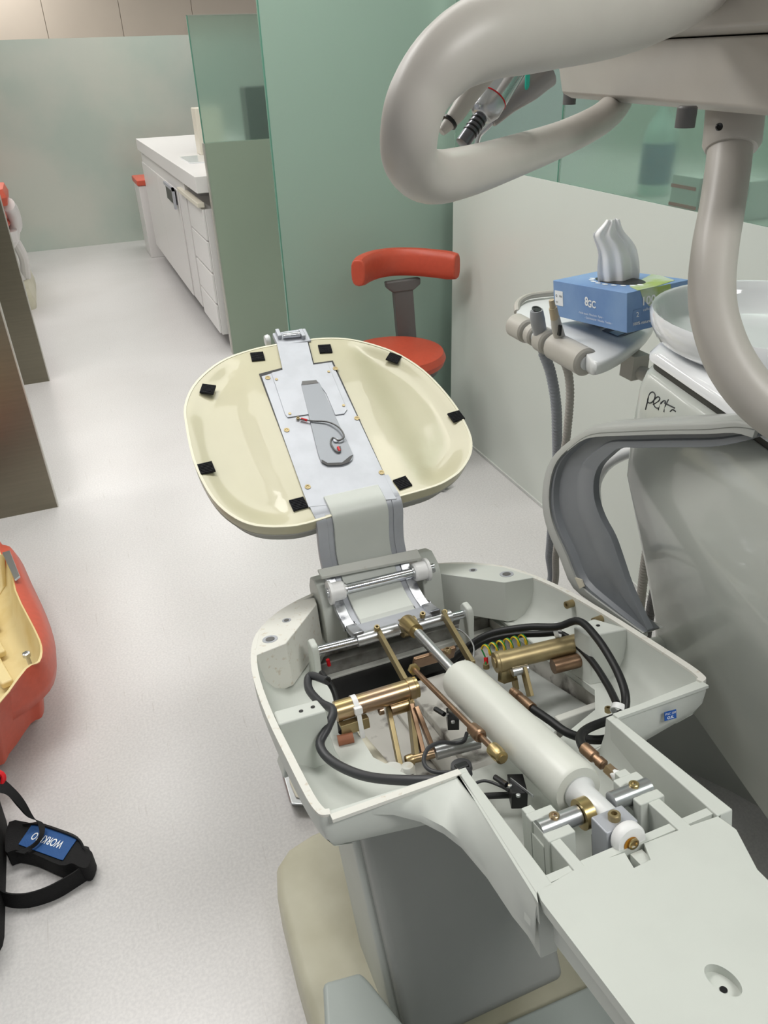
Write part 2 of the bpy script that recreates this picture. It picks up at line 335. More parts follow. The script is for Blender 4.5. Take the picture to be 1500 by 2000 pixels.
# ============================================================ STOOL
st = thing('operator_stool', (1.08, 2.66, 0), 'red vinyl operator stool with curved backrest in front of the tall green panel', 'stool')
cx, cy = 1.075, 2.66
MB().lathe([(.10, .455), (.17, .457), (.192, .468), (.200, .49), (.190, .514), (.15, .526), (.05, .523), (.0, .522)], (cx, cy, 0), (0, 0, 1), 40).build('seat', orangestool, st)
MB().lathe([(.03, .415), (.14, .42), (.17, .438), (.16, .4545), (.05, .4545)], (cx, cy, 0), (0, 0, 1), 32).build('seat_pan', dgrey, st)
MB().lathe([(.03, .07), (.03, .26), (.022, .262), (.022, .415)], (cx, cy, 0), (0, 0, 1)).build('gas_lift', chrome, st)
MB().lathe([(.045, .055), (.045, .09), (.032, .10)], (cx, cy, 0), (0, 0, 1)).build('hub', dgrey, st)
for k in range(5):
    a = math.radians(-68 + 72 * k); d = V((math.cos(a), math.sin(a), 0)); c0 = V((cx, cy, .075))
    MB().tube([c0 + d * .03, c0 + d * .15, c0 + d * .25 - V((0, 0, .012))], [.018, .015, .012], 10).build('base_leg', dgrey, st)
    e = c0 + d * .25; sd = V((-d.y, d.x, 0)); wc = V((e.x, e.y, .027))
    ob = MB().cyl(wc - sd * .022, wc - sd * .006, .026, n=18).cyl(wc + sd * .006, wc + sd * .022, .026, n=18).build('castor', blackp, st)
    MB().cyl(wc + V((0, 0, .0)) - sd * .006, wc + sd * .006, .008, n=10).cyl(wc, wc + V((0, 0, .04)), .0055, n=10).build('castor_fork', satin, ob)
Ys = 2.86
pt = ax(785, 560, 1, Ys); pb = ax(792, 650, 1, Ys)
MB().bar(V((pt.x, Ys, pt.z + .02)), V((pb.x, Ys - .01, .47)), .03, .082, V((1, 0, 0))).build('back_post', dgrey, st, bevel=.004)
MB().tube([V((pb.x, Ys - .01, .46)), V((pb.x, Ys - .03, .41)), V((pb.x - .03, Ys - .14, .405)), V((cx, cy + .02, .405))], .02, 10).build('back_arm', dgrey, st)
MB().prism([V((pt.x - .075, Ys - .02, pt.z + .03)), V((pt.x + .075, Ys - .02, pt.z + .03)), V((pt.x + .075, Ys - .02, pt.z + .005)), V((pt.x + .045, Ys - .02, pt.z - .015)), V((pt.x - .045, Ys - .02, pt.z - .015)), V((pt.x - .07, Ys - .02, pt.z + .005))], (0, .03, 0)).build('back_mount', dgrey, st, bevel=.006)
rings = []; N = 18
for i in range(N + 1):
    t = i / N * 2 - 1; yy = 2.875 - .15 * abs(t) ** 2.0; xx = 1.17 + .205 * t
    tang = V((.205, -.30 * t * 1, 0)).normalized(); nn = V((-tang.y, tang.x, 0)); cc = V((xx, yy, .80 - .012 * t)); f = 1 if abs(t) < .98 else .9
    rings.append([cc + nn * .030 * f * math.copysign(abs(math.cos(a)) ** .7, math.cos(a)) + V((0, 0, 1)) * .054 * f * math.copysign(abs(math.sin(a)) ** .7, math.sin(a)) for a in [2 * math.pi * j / 16 for j in range(16)]])
MB().loft(rings).build('backrest', orangestool, st, bevel=.008, seg=3)

# ============================================================ FAR CHAIR (left edge)
fc = thing('dental_chair', (-.6, 6.55, 0), 'distant dental chair with orange upholstery at the far left edge of the room', 'dental chair')
MB().loft([rrect(-.62, 6.55, .295, .45, .06, 0), rrect(-.62, 6.55, .295, .45, .06, .05), rrect(-.62, 6.55, .275, .43, .06, .14)]).build('base', beige, fc)
MB().loft([rrect(-.57, 6.62, .21, .2, .05, .141), rrect(-.60, 6.75, .18, .2, .05, .40)]).build('column', cabw, fc)
MB().loft([rrect(-.62, 6.65, .24, .5, .06, .402), rrect(-.60, 6.65, .28, .55, .06, .47), rrect(-.60, 6.65, .28, .56, .06, .54)]).build('seat_frame', cabw, fc)
MB().loft([rrect(-.62, 6.65, .24, .55, .05, .541), rrect(-.62, 6.65, .27, .58, .06, .59), rrect(-.62, 6.65, .24, .55, .05, .63)]).build('seat', orange, fc)
MB().tube([V((-.38, 6.3, .50)), V((-.325, 6.25, .56)), V((-.32, 6.2, .66)), V((-.33, 6.1, .72))], .045, 12).build('armrest', cabw, fc)
MB().loft([rrect(-.40, 6.15, .075, .22, .05, .73), rrect(-.40, 6.15, .085, .24, .06, .78), rrect(-.40, 6.15, .07, .22, .05, .83)]).build('arm_pad', orange, fc)
MB().tube([V((-.36, 6.5, .15)), V((-.34, 6.45, .3)), V((-.36, 6.4, .42))], .035, 10).build('foot_cover', cabw, fc)
MB().loft([[V((-.55 + .16 * math.cos(a), 6.7 + z * .35, 1.16 + z * .1 + .17 * math.sin(a))) for a in [2 * math.pi * j / 20 for j in range(20)]] for z in (0, .16)]).build('headrest', orange, fc, bevel=.02)
MB().bar(V((-.6, 6.85, .55)), V((-.6, 6.9, 1.1)), .08, .14).build('back_support', cabw, fc)

# ============================================================ MAIN CHAIR
ch = thing('dental_chair', (.45, .75, 0), 'dismantled white dental chair with exposed cylinder, linkages and bare cream backrest shell', 'dental chair')
# outline of the tub in chair coordinates
left = [(-.298, .3115), (-.308, .315), (-.3135, .325), (-.318, .36), (-.321, .46), (-.323, .582), (-.318, .704), (-.304, .799), (-.277, .88), (-.225, .945), (-.165, .985), (-.11, 1.005)]
lf = spline([V((a, b, 0)) for a, b in left], 3); lf = [(p.x, p.y) for p in lf]
right = [(-a, b) for a, b in reversed(lf)]
out = lf + right + [(.135, .302), (.135, .09), (-.137, .09), (-.116, .303)]
out = out
def ringC(P, w):
    r = []
    for a, b in P:
        k = 1
        if abs(a) > .15:
            t = min(1, max(0, (b - .30) / .17)); k = .70 + .30 * t * t * (3 - 2 * t)
        r.append(CL(a, b, w * k if w < -.003 else w))
    return r
hole = [(-.175, .52), (-.125, .41), (.10, .41), (.20, .45), (.235, .50), (.235, .925), (-.135, .925), (-.175, .86)]
def shell():
    mb = MB(); bm = mb.bm
    R = [ringC(out, -.002), ringC(out, -.03), ringC(inset(out, .005), -.06), ringC(inset(out, .018), -.088), ringC(inset(out, .045), -.105)]
    I = [ringC(inset(out, .011), -.002), ringC(inset(out, .013), -.03), ringC(inset(out, .018), -.055), ringC(inset(out, .032), -.078), ringC(inset(out, .055), -.092)]
    def lay(p): return [bm.verts.new(q) for q in p]
    RV = [lay(r) for r in R]; IV = [lay(r) for r in I]; n = len(out)
    for S in (RV, IV):
        for i in range(len(S) - 1):
            for j in range(n): k = (j + 1) % n; bm.faces.new((S[i][j], S[i][k], S[i + 1][k], S[i + 1][j]))
    for j in range(n): k = (j + 1) % n; bm.faces.new((RV[0][j], RV[0][k], IV[0][k], IV[0][j]))
    for S, w_ in ((RV[-1], -.105), (IV[-1], -.092)):
        hv = [bm.verts.new(CL(a, b, w_)) for a, b in hole]
        ed = []
        for L in (S, hv):
            for j in range(len(L)):
                e = bm.edges.get((L[j], L[(j + 1) % len(L)])) or bm.edges.new((L[j], L[(j + 1) % len(L)])); ed.append(e)
        bmesh.ops.triangle_fill(bm, use_beauty=True, edges=ed, normal=CW)
        if S is RV[-1]: h0 = hv
        else: h1 = hv
    for j in range(len(hole)): bm.faces.new((h0[j], h0[(j + 1) % len(hole)], h1[(j + 1) % len(hole)], h1[j]))
    return mb
tub = shell().build('seat_tub', cast, ch, ang=40)
# worn lighter rim
mb = MB(); P = out[:len(lf) + len(right)]
o1 = P; 
ii = inset(out, .0112)[:len(P)]
mb.loft([[CL(a, b, -.0025), CL(a, b, .0018), CL(c, d_, .0018), CL(c, d_, -.0025)] for (a, b), (c, d_) in zip(P, ii)]).build('rim', rimw, tub, label='worn white top edge of the tub')
# front lips of both wings
MB().cbox(-.299, -.116, .2995, .3115, -.003, .0018).build('rim', rimw, tub); MB().cbox(.135, .299, .2995, .3115, -.003, .0018).build('rim', cast, tub)
# left gusset with arched edge
arch = [(-.302, .3115)] + [Cuv(x, y, w) for x, y, w in ((680, 1581, -.003), (713, 1576, -.006), (767, 1577, -.012), (820, 1591, -.02), (865, 1614, -.028), (900, 1641, -.034), (950, 1700, -.042), (1000, 1775, -.048), (1043, 1828, -.052))]
aw = [-.001, -.003, -.006, -.012, -.02, -.028, -.034, -.042, -.048, -.052]
ins = [(-.300, .312), (-.27, .311), (-.24, .31), (-.205, .308), (-.165, .306), (-.120, .303), (-.122, .27), (-.128, .20), (-.134, .13), (-.1375, .075)]
T = []; Bt = []
for (a, b), w_, (c, d_) in zip(arch, aw, ins):
    T.append([CL(c, d_, .0), CL((a + c) / 2, (b + d_) / 2, w_ * .35), CL(a, b, w_), CL(a, b, w_ - .012), CL((a + c) / 2, (b + d_) / 2, w_ * .35 - .012), CL(c, d_, -.012)])
MB().loft(T).build('gusset', cast, tub, ang=50)
MB().loft([[CL(-.120, .300, .0004), CL(-.124, .30, -.0), CL(-.1265, .10, 0), CL(-.1395, .07, .0)], [CL(-.112, .300, -.03), CL(-.124, .30, -.03), CL(-.1265, .10, -.03), CL(-.1395, .07, -.03)]]).build('gusset', cast, tub)
# flank walls of the front trough
for s in (-1, 1):
    MB().loft([[CL(s * .135, .082, w_), CL(s * (.118 if s < 0 else .1355), .302, w_), CL(s * (.106 if s < 0 else .122), .302, w_), CL(s * .112, .082, w_)] for w_ in (-.093, .0012)]).build('flank_wall', cast, tub, bevel=.002)
# foot plate
pl_px = [(1057, 1760), (1050, 1742), (1120, 1702), (1142, 1692), (1220, 1667), (1238, 1697), (1271, 1681), (1258, 1649), (1328, 1622), (1352, 1613), (1402, 1596), (1438, 1622), (1479, 1700), (1560, 1850), (1800, 2250), (1420, 2300)]
pl_uv = [Cuv(*p) for p in pl_px]
pl_uv[-3] = (.075, -.13); pl_uv[-2] = (.07, -.34); pl_uv[-1] = (-.135, -.34)
hc_uv = Cuv(1412, 1914, .0012); ang_ = .12
oval = [(hc_uv[0] + .012 * math.cos(t) * math.cos(ang_) - .0185 * math.sin(t) * math.sin(ang_), hc_uv[1] + .012 * math.cos(t) * math.sin(ang_) + .0185 * math.sin(t) * math.cos(ang_)) for t in [2 * math.pi * j / 32 for j in range(32)]]
def plate_with_hole(outer_, inner_, w0, w1):
    mb = MB(); bm = mb.bm; L = {}
    for w_ in (w0, w1):
        lo = []; ed = []
        for P_ in (outer_, inner_):
            vs = [bm.verts.new(CL(a, b, w_)) for a, b in P_]; lo.append(vs)
            ed += [bm.edges.new((vs[q], vs[(q + 1) % len(vs)])) for q in range(len(vs))]
        bmesh.ops.triangle_fill(bm, use_beauty=True, edges=ed, normal=CW); L[w_] = lo
    for k in (0, 1):
        a, b = L[w0][k], L[w1][k]; n = len(a)
        for q in range(n): bm.faces.new((a[q], a[(q + 1) % n], b[(q + 1) % n], b[q]))
    return mb
fp = plate_with_hole(pl_uv, oval, .0012, -.0125).build('foot_plate', cast, ch)
MB().prism([CL(a, b, -.0132) for a, b in [(-.125, .07), (.065, .07), (.06, -.34), (-.12, -.34)]], CW * -.05).build('plate_rib_block', cast, fp, bevel=.004)
MB().cbox(-.01, .006, .065, .085, -.02, -.004).build('notch_step', cast, fp)
MB().loft([[CL(hc_uv[0] + (a - hc_uv[0]) * 1.03, hc_uv[1] + (b - hc_uv[1]) * 1.03, w_) for a, b in oval] for w_ in (-.0128, -.0085)]).build('pocket_floor', cast, fp)
MB().lathe([(.0035, .0), (.0035, .0006)], CL(hc_uv[0] - .001, hc_uv[1] - .002, -.0084), CW).build('hole', blackp, fp)
# beyond the plate corner: sloping right side
MB().loft([[CL(.134, .098, .001), CL(.112, .078, .001), CL(.088, .0, .001), CL(.078, -.03, .001), CL(.074, -.34, .001)], [CL(.132, .098, -.05), CL(.108, .076, -.055), CL(.084, 0, -.055), CL(.073, -.03, -.055), CL(.069, -.34, -.055)]], cap=False, closed=False).build('plate_skirt', cast, fp)
# trough ribs, cradles
for (u0, u1) in ((-.081, -.067), (.058, .075)):
    MB().cbox(u0, u1, .075, .205, -.09, .0008).build('rib', cast, tub, bevel=.0015)
for s, (u0, u1) in ((-1, (-.083, -.046)), (1, (.046, .083))):
    for (v0, v1) in ((.138, .153), (.177, .192)):
        MB().cbox(u0, u1, v0, v1, -.09, .0025).build('cradle', cast, tub, bevel=.002)
    MB().cbox(u0, u1, .15, .18, -.09, -.016).build('cradle', cast, tub)
    MB().cyl(CL(s * .080, .165, -.003), CL(s * .024, .165, -.003), .0118).build('trunnion_pin', satin, ch)
    bolt(ch, CL(s * .058, .165, .0065), CW, .0065, .005, gold)
MB().cyl(CL(-.023, .165, -.004), CL(-.009, .165, -.004), .019).build('thrust_collar', gold, ch)
MB().cbox(-.018, -.006, .10, .15, -.075, -.022).build('limit_switch', blackp, ch, bevel=.002)
MB().cyl(CL(-.019, .12, -.035), CL(-.0235, .12, -.035), .003, n=10).cyl(CL(-.019, .12, -.058), CL(-.0235, .12, -.058), .003, n=10).build('switch_screw', satin, ch)
# hydraulic cylinder: from the trunnion to the brass hub on the link shaft
X0 = .455
cn = ax(1130, 1545, 0, X0); cf = ax(899, 1325, 0, X0 - .003); cdir = (cn - cf).normalized()
hydr = MB().lathe([(.012, 0), (.030, .0005), (.0345, .004), (.0355, .012), (.0355, (cn - cf).length - .006), (.033, (cn - cf).length), (.022, (cn - cf).length + .001)], cf, cdir, 40).build('hydraulic_cylinder', mat('cylinder_white_paint', (214, 216, 208), .3, noise=.03, nscale=10, bump=.15), ch)
MB().lathe([(.0215, -.001), (.0225, .004), (.017, .012), (.0165, .075)], cn, cdir, 24).build('end_neck', hgrey, hydr)
hubp = ax(795, 1216, 0, .448)
MB().cyl(hubp, cf + cdir * .004, .0085).build('piston_rod', chrome, hydr)
MB().cyl(hubp + cdir * .055, cf + cdir * .0, .0092, n=18).build('rod_collar', satin, hydr)
# nylon roller block at the near end
rb = CL(.012, .107, .0)
MB().cbox(-.024, .0205, .109, .140, -.045, .0125).build('roller_bracket', alu, ch, bevel=.002)
MB().lathe([(.012, 0), (.0185, .001), (.0205, .004), (.0205, .013), (.0185, .016), (.0, .0165)], CL(-.001, .109, .002), -CV).build('roller_wheel', nylon, ch)
MB().lathe([(.0095, .0), (.0095, .0003)], CL(-.003, .0924, .001), -CV).build('rust_mark', rust, ch)
MB().lathe([(.007, -.001), (.007, .003), (.0050, .0032), (.0042, .001)], CL(-.001, .0925, .002), -CV).build('axle_nut', gold, ch)
bolt(ch, CL(-.002, .124, .0125), CW, .0075, .008, goldd)
# back corner blocks with screw holes
def corner(s):
    P = [(-.300, .790), (-.235, .805), (-.205, .845), (-.135, .94), (-.13, .975), (-.165, .978), (-.222, .937), (-.272, .878)]
    P = [(s * -1 * a if s > 0 else a, b) for a, b in P] if s > 0 else P
    mb = MB().prism([CL(a, b, .0025) for a, b in P], CW * -.092); ob = mb.build('corner_block', rimw if s < 0 else cast, tub, bevel=.002)
    for (a, b, r) in ((-.258, .838, .015), (-.21, .90, .009)):
        a = -a if s > 0 else a
        MB().lathe([(r, .0), (r, .0008), (r * .8, .0008), (r * .62, .0002)], CL(a, b, .0026), CW).build('washer', alu, ob)
        MB().lathe([(r * .58, .0), (r * .58, .0012)], CL(a, b, .0026), CW).build('hole', dgrey, ob)
corner(-1); corner(1)
# side blocks with two holes
for q_, hl in ((((535, 1389), (618, 1366), (636, 1387), (545, 1414)), ((588, 1389), (611, 1381))), (((1121, 1224), (1160, 1208), (1226, 1227), (1152, 1241)), ((1147, 1228), (1168, 1222)))):
    top = [C(x, y, .002) for x, y in q_]; cc = sum(top, V((0, 0, 0))) / 4
    top = [cc + (p - cc) * 1.04 for p in top]
    MB().loft([top, [p - CW * .05 for p in top], [cc + (p - cc) * 1.10 - CW * .080 for p in top], [cc + (p - cc) * 1.25 - CW * .096 for p in top]]).build('side_block', cast, tub, bevel=.004)
    for x, y in hl: MB().lathe([(.0036, 0), (.0036, .0008)], C(x, y, .0022), CW, 14).build('hole', blackp, tub)
# set screws in the right wall
for x, y in ((1112, 1180), (1166, 1212)):
    p = ax(x, y, 0, OC.x + .300); MB().lathe([(.0075, -.012), (.0075, .008), (.004, .008), (.0035, .004)], p, (-1, -.15, .1)).build('set_screw', goldd, ch)

# chassis pan seen through the opening
cp = MB()
cp.cbox(-.185, .25, .475, .945, -.185, -.175)
cp.cbox(-.135, .14, .40, .48, -.150, -.140)
for a in ((-.185, -.178, .475, .945), (.243, .25, .475, .945), (-.185, .25, .938, .945)): cp.cbox(*a, -.180, -.106)
for a in ((-.135, .14, .40, .406), (-.135, -.129, .40, .48), (.134, .14, .40, .48)): cp.cbox(*a, -.145, -.1055)
cp.cbox(-.185, .25, .475, .481, -.18, -.148)
chassis = cp.build('chassis_pan', dirty, ch)
MB().cbox(-.177, .10, .80, .905, -.1745, -.150).build('painted_dark_opening', blackp, chassis, bevel=.002)  # black block paints in the dark opening below the cross beam
MB().cbox(-.177, .242, .906, .936, -.1745, -.118).build('cross_beam', mat('grey_steel_beam', (150, 150, 146), .4, metal=.3, rgb2=(128, 126, 122), nscale=30), chassis, bevel=.004)
MB().cbox(-.177, .242, .888, .906, -.158, -.146).build('beam_flange', castd, chassis, bevel=.002)
MB().cbox(-.02, .07, .485, .78, -.1745, -.145).build('white_channel', dirty, chassis, bevel=.003)
MB().cbox(-.06, -.02, .485, .78, -.1745, -.162).build('white_channel', dirty, chassis, bevel=.003)
MB().lathe([(.028, 0), (.028, .04), (.022, .045)], CL(.10, .465, -.139), CW).build('lift_boss', cast, chassis)
MB().loft([[CL(.085, .50, -.174), CL(.24, .50, -.174), CL(.24, .80, -.174), CL(.085, .80, -.174)], [CL(.10, .505, -.13), CL(.235, .505, -.13), CL(.235, .74, -.160), CL(.10, .74, -.160)]]).build('pan_cover', mat('mid_grey_cover', (172, 175, 172), .4), chassis, bevel=.012, seg=4)
MB().cbox(.15, .24, .483, .50, -.174, -.115).build('white_channel', castd, chassis, bevel=.003)
MB().cyl(CL(-.160, .70, -.158), CL(-.150, .50, -.140), .014).build('white_pipe', mat('ivory_pipe', (214, 210, 192), .5), chassis)
for x, y, r in ((770, 1535, .02), (800, 1530, .012)):
    MB().lathe([(r, 0), (r, .03), (r * .8, .034)], C(x, y, -.13), CW).build('boss', castd, chassis)

# roller housing at the back
for s in (-1, 1):
    u0, u1 = (-.128, -.082) if s < 0 else (.100, .146)
    prof = [(.925, -.10), (1.02, -.10), (1.02, .015), (1.0, .04), (.965, .045), (.935, .025), (.925, .0)]
    MB().prism([CL(u0, v, w_) for v, w_ in prof], CU * (u1 - u0)).build('roller_housing', cast, ch, bevel=.004, label=None)
cpp = [ax(x, y, 1, yy) for x, y, yy in ((620, 1112, 1.262), (628, 1127, 1.249), (823, 1089, 1.249), (815, 1072, 1.262))]
MB().prism(cpp, (0, .001, -.007)).build('cross_plate', castd, ch, bevel=.001)
MB().lathe([(.002, 0), (.002, .0006)], ax(640, 1117, 1, 1.256) + V((0, 0, .0005)), (0, -.7, .7), 10).build('hole', blackp, ch)
rl = ax(656, 1155, 1, 1.235); rr = ax(822, 1115, 1, 1.235)
dr = (rr - rl).normalized()
MB().cyl(rl - dr * .02, rr + dr * .03, .0105).build('roller_axle', chrome, ch)
for p, s in ((rl, 1), (rr, -1)):
    MB().lathe([(.014, -.016), (.025, -.016), (.025, -.010), (.020, -.009), (.020, .014), (.017, .018), (.0105, .018)], p, dr * s).build('nylon_roller', nylon, ch)
    MB().lathe([(.0135, .018), (.0135, .022), (.0106, .022)], p, dr * s).build('retaining_ring', satin, ch)

# curved link panel from the backrest through the rollers to the shaft
path = [(1.345, .7345), (1.315, .7222), (1.288, .709), (1.279, .687), (1.284, .64), (1.284, .60), (1.262, .555), (1.215, .522), (1.155, .512), (1.112, .522)]
path = spline([V((0, a, b)) for a, b in path], 4)
cxs = lambda i: .428 + .014 * i / (len(path) - 1)
def sweep(u0, u1, t0, t1, i0=0, i1=None):
    rg = []; i1 = len(path) if i1 is None else i1
    for i in range(i0, i1):
        d = (path[min(i + 1, len(path) - 1)] - path[max(i - 1, 0)]).normalized(); n = V((0, -d.z, d.y)); n = n if n.z > 0 or n.y < 0 else -n
        n = V((1, 0, 0)).cross(d); n = -n if n.y > 0 else n
        c = V((cxs(i), path[i].y, path[i].z))
        rg.append([c + CU * u0 + n * t0, c + CU * u1 + n * t0, c + CU * u1 + n * t1, c + CU * u0 + n * t1])
    return MB().loft(rg)
lk = sweep(-.094, .094, -.005, 0).build('link_panel', alu, ch)
sweep(-.060, .060, -.001, .006, 3).build('inner_channel', cast, lk, bevel=.002)
for u in (-.094, .072):
    sweep(u, u + .022, -.012, .0022, 8, 24).build('side_rail', alu, lk, bevel=.001)
    sweep(u, u + .022, -.012, .003, 23).build('side_rail', aluf, lk, bevel=.002)
# shaft with collars, at the bottom of the link
def S(x, y, Y=1.115): return ax(x, y, 1, Y)
s0, s1 = S(612, 1272), S(918, 1196)
MB().cyl(s0, s1, .009).build('link_shaft', chrome, ch)
for a, b in (((697, 1251), (776, 1229)), ((815, 1221), (880, 1203))): MB().cyl(S(*a), S(*b), .0135).build('shaft_collar', satin, ch)
MB().cyl(S(783, 1228), S(812, 1220), .019).build('shaft_hub', goldd, ch)
MB().cyl(hubp, hubp + cdir * .045, .0165, .014).build('rod_end', gold, ch)
for x, y in ((736, 1224), (825, 1198), (868, 1194)): bolt(ch, S(x, y + 6), (0, -.2, 1), .006, .010, goldd)
for (x, y, s) in ((606, 1275, 1), (918, 1198, -1)):
    p = S(x, y); MB().prism([p + V((0, dy, dz)) for dy, dz in ((-.02, .012), (-.012, .024), (.012, .024), (.02, .012), (.022, -.03), (.03, -.075), (-.03, -.075), (-.022, -.03))], CU * .014 * s).build('shaft_lug', cast, ch, bevel=.004)
# flat yellow bars
glL, glR = C(655, 1390, -.045), C(795, 1347, -.045)
grL, grR = C(985, 1290, -.040), C(1128, 1256, -.040)
MB().bar(S(740, 1236), C(800, 1345, -.045), .020, .008).build('link_bar', goldd, ch, bevel=.001)
MB().bar(S(866, 1200), C(925, 1300, -.045), .020, .008).build('link_bar', goldd, ch, bevel=.001)
tie = MB().bar(C(806, 1296, -.03), C(888, 1272, -.03), .034, .008, V((0, 1, .3))).build('tie_plate', copper, ch, bevel=.003)
bolt(ch, C(875, 1275, -.012), CW, .0065, .009, gold)
# copper coloured adjusting rod
ra, rbp = ax(808, 1307, 0, .402), ax(982, 1482, 0, .402); rdv = (rbp - ra).normalized()
rod = MB().cyl(ra, rbp, .0048, n=14).build('adjusting_rod', copper, ch)
MB().lathe([(.005, 0), (.0105, .001), (.0105, .009), (.005, .010)], ra - rdv * .004, rdv, 6).build('lock_nut', gold, rod)
pm = ra + rdv * ((rbp - ra).length * .70)
MB().lathe([(.006, 0), (.0095, .004), (.0105, .02), (.0105, .028), (.008, .030), (.008, .034)], pm, rdv, 20).build('rod_sleeve', copper, rod)
pe = ra + rdv * ((rbp - ra).length * .90)
MB().lathe([(.006, 0), (.0105, .004), (.0105, .022), (.0095, .024), (.0095, .030), (.006, .031), (.006, .034)], pe, rdv, 20).build('rod_end_cap', gold, rod)
# yellow pivot tubes
def pivot(a, b, s):
    t = MB().cyl(a, b, .0175, n=32).build('pivot_tube', gold if s < 0 else goldd, ch)
    d = (b - a).normalized()
    e = b if s < 0 else a; dd = d if s < 0 else -d
    MB().lathe([(.0165, -.003), (.0165, 0), (.0195, 0), (.0195, .012), (.0185, .013), (.0185, .018), (.010, .0185), (.010, .021), (.0, .021)], e, dd).build('end_cap', gold if s < 0 else goldd, t)
    return t
ptL = pivot(glL, glR, -1); ptR = pivot(grL, grR, 1)
MB().cyl(C(690, 1440, -.085), C(660, 1447, -.085), .009).build('rubber_bush', mat('red_brown_bush', (150, 96, 70), .5), ptL)
MB().cbox(-.205, -.155, .585, .60, -.082, -.062).build('tab', goldd, ptL, bevel=.001)
MB().cyl(C(1080, 1302, -.062), C(1135, 1288, -.062), .0135).build('stub_tube', copper, ptR)
# cable tie on the left tube
tdir = (glR - glL).normalized(); tp_ = glL + tdir * .030
MB().lathe([(.0178, 0), (.0188, .0), (.0188, .009), (.0178, .009)], tp_, tdir).build('cable_tie', nylon, ptL)
MB().box(tp_ + tdir * .0045 - CV * .019 + CW * .002, (.014, .010, .012), tdir, CV).build('tie_head', nylon, ptL, bevel=.001)
MB().bar(tp_ + tdir * .0045 - CV * .019, tp_ + tdir * .0045 - CV * .024 - CW * .05, .002, .008, tdir).build('tie_tail', nylon, ptL)
# lower levers on the left
def LV(x0, y0, w0, x1, y1, w1, wd=.018, m=goldd):
    return MB().bar(C(x0, y0, w0), C(x1, y1, w1), wd, .008).build('lever', m, ch, bevel=.001)
LV(757, 1378, -.07, 784, 1508, -.12, .020)
LV(800, 1365, -.065, 812, 1480, -.125, .030)
LV(803, 1375, -.06, 828, 1478, -.125, .012, copper)
LV(812, 1380, -.06, 848, 1470, -.125, .012, copper)
MB().cyl(C(762, 1385, -.07), C(806, 1372, -.07), .0125).build('spacer', gold, ch)
bolt(ch, C(748, 1387, -.068), -CU, .0075, .008, gold)
MB().cyl(C(800, 1484, -.12), C(848, 1472, -.12), .0075).build('lower_pin', gold, ch)
bolt(ch, C(806, 1483, -.118), -CU, .010, .012, gold)
MB().cyl(C(850, 1470, -.12), C(935, 1447, -.12), .0125).build('lower_tube', satin, ch)
# right levers
MB().prism([C(x, y, -.075) for x, y in ((974, 1290), (995, 1282), (1004, 1330), (985, 1336), (972, 1330))], CU * .008).build('lever', goldd, ch, bevel=.002)
MB().bar(C(1000, 1300, -.055), C(1008, 1345, -.10), .014, .007).build('lever', goldd, ch, bevel=.001)
MB().bar(C(1022, 1303, -.055), C(1036, 1360, -.10), .018, .007).build('lever', goldd, ch, bevel=.001)
MB().cyl(C(1000, 1312, -.06), C(1030, 1305, -.06), .009).build('spacer', satin, ch)
# hydraulic hose set
def hose(pts, r, m, name='hydraulic_hose', par=ch, n=12):
    return MB().tube([C(*p) for p in pts], r, n, 6).build(name, m, par)
h1 = hose([(868, 1303, -.09), (915, 1262, -.05), (960, 1237, -.025), (1030, 1225, -.01), (1088, 1224, .0), (1130, 1213, .022), (1165, 1245, .022), (1200, 1300, .005), (1220, 1350, -.012), (1220, 1385, -.03), (1205, 1400, -.035), (1150, 1422, -.03), (1133, 1440, -.02), (1140, 1462, -.012)], .0068, black)
hose([(875, 1310, -.10), (930, 1262, -.06), (985, 1243, -.04), (1055, 1238, -.03), (1100, 1240, -.028), (1150, 1284, -.045), (1185, 1335, -.05), (1205, 1375, -.045)], .0062, black)
hose([(1213, 1392, -.04), (1200, 1435, -.055), (1160, 1445, -.055), (1110, 1432, -.05), (1075, 1408, -.045), (1040, 1384, -.038)], .0068, black)
fa, fb = C(1140, 1460, -.012), C(1208, 1520, -.02); fd = (fb - fa).normalized()
ft = MB().lathe([(.0085, 0), (.009, .002), (.009, .022), (.0065, .024), (.0065, .03), (.0078, .031), (.0078, .040), (.0055, .042)], fa, fd, 18).build('hose_fitting', copper, h1)
MB().lathe([(.0085, .048), (.0085, .064), (.005, .065)], fa, fd, 6).build('hex_nut', gold, h1)
MB().tube([fa + fd * .06, fa + fd * .074, fa + fd * .078 - CW * .02], [.0075, .0085, .0085], 14).build('elbow', nylon, h1)
fa2, fb2 = C(1040, 1384, -.038), C(990, 1340, -.04); fd2 = (fb2 - fa2).normalized()
MB().lathe([(.0085, 0), (.009, .002), (.0085, .03), (.006, .032), (.006, .04), (.0085, .041), (.0085, .052), (.005, .054), (.007, .055), (.007, .063)], fa2, fd2, 14).build('hose_fitting', copper, h1)
MB().band(.0125, .0145, .004, C(1089, 1231, -.014), C(1098, 1226, -.01) - C(1075, 1228, -.014)).build('hose_clip', hgrey, h1)
MB().band(.0135, .0155, .005, C(1212, 1388, -.036), C(1205, 1404, -.036) - C(1221, 1366, -.02)).build('hose_clip', hgrey, h1)
bolt(ch, C(1188, 1390, -.07), CW, .006, .008, goldd)
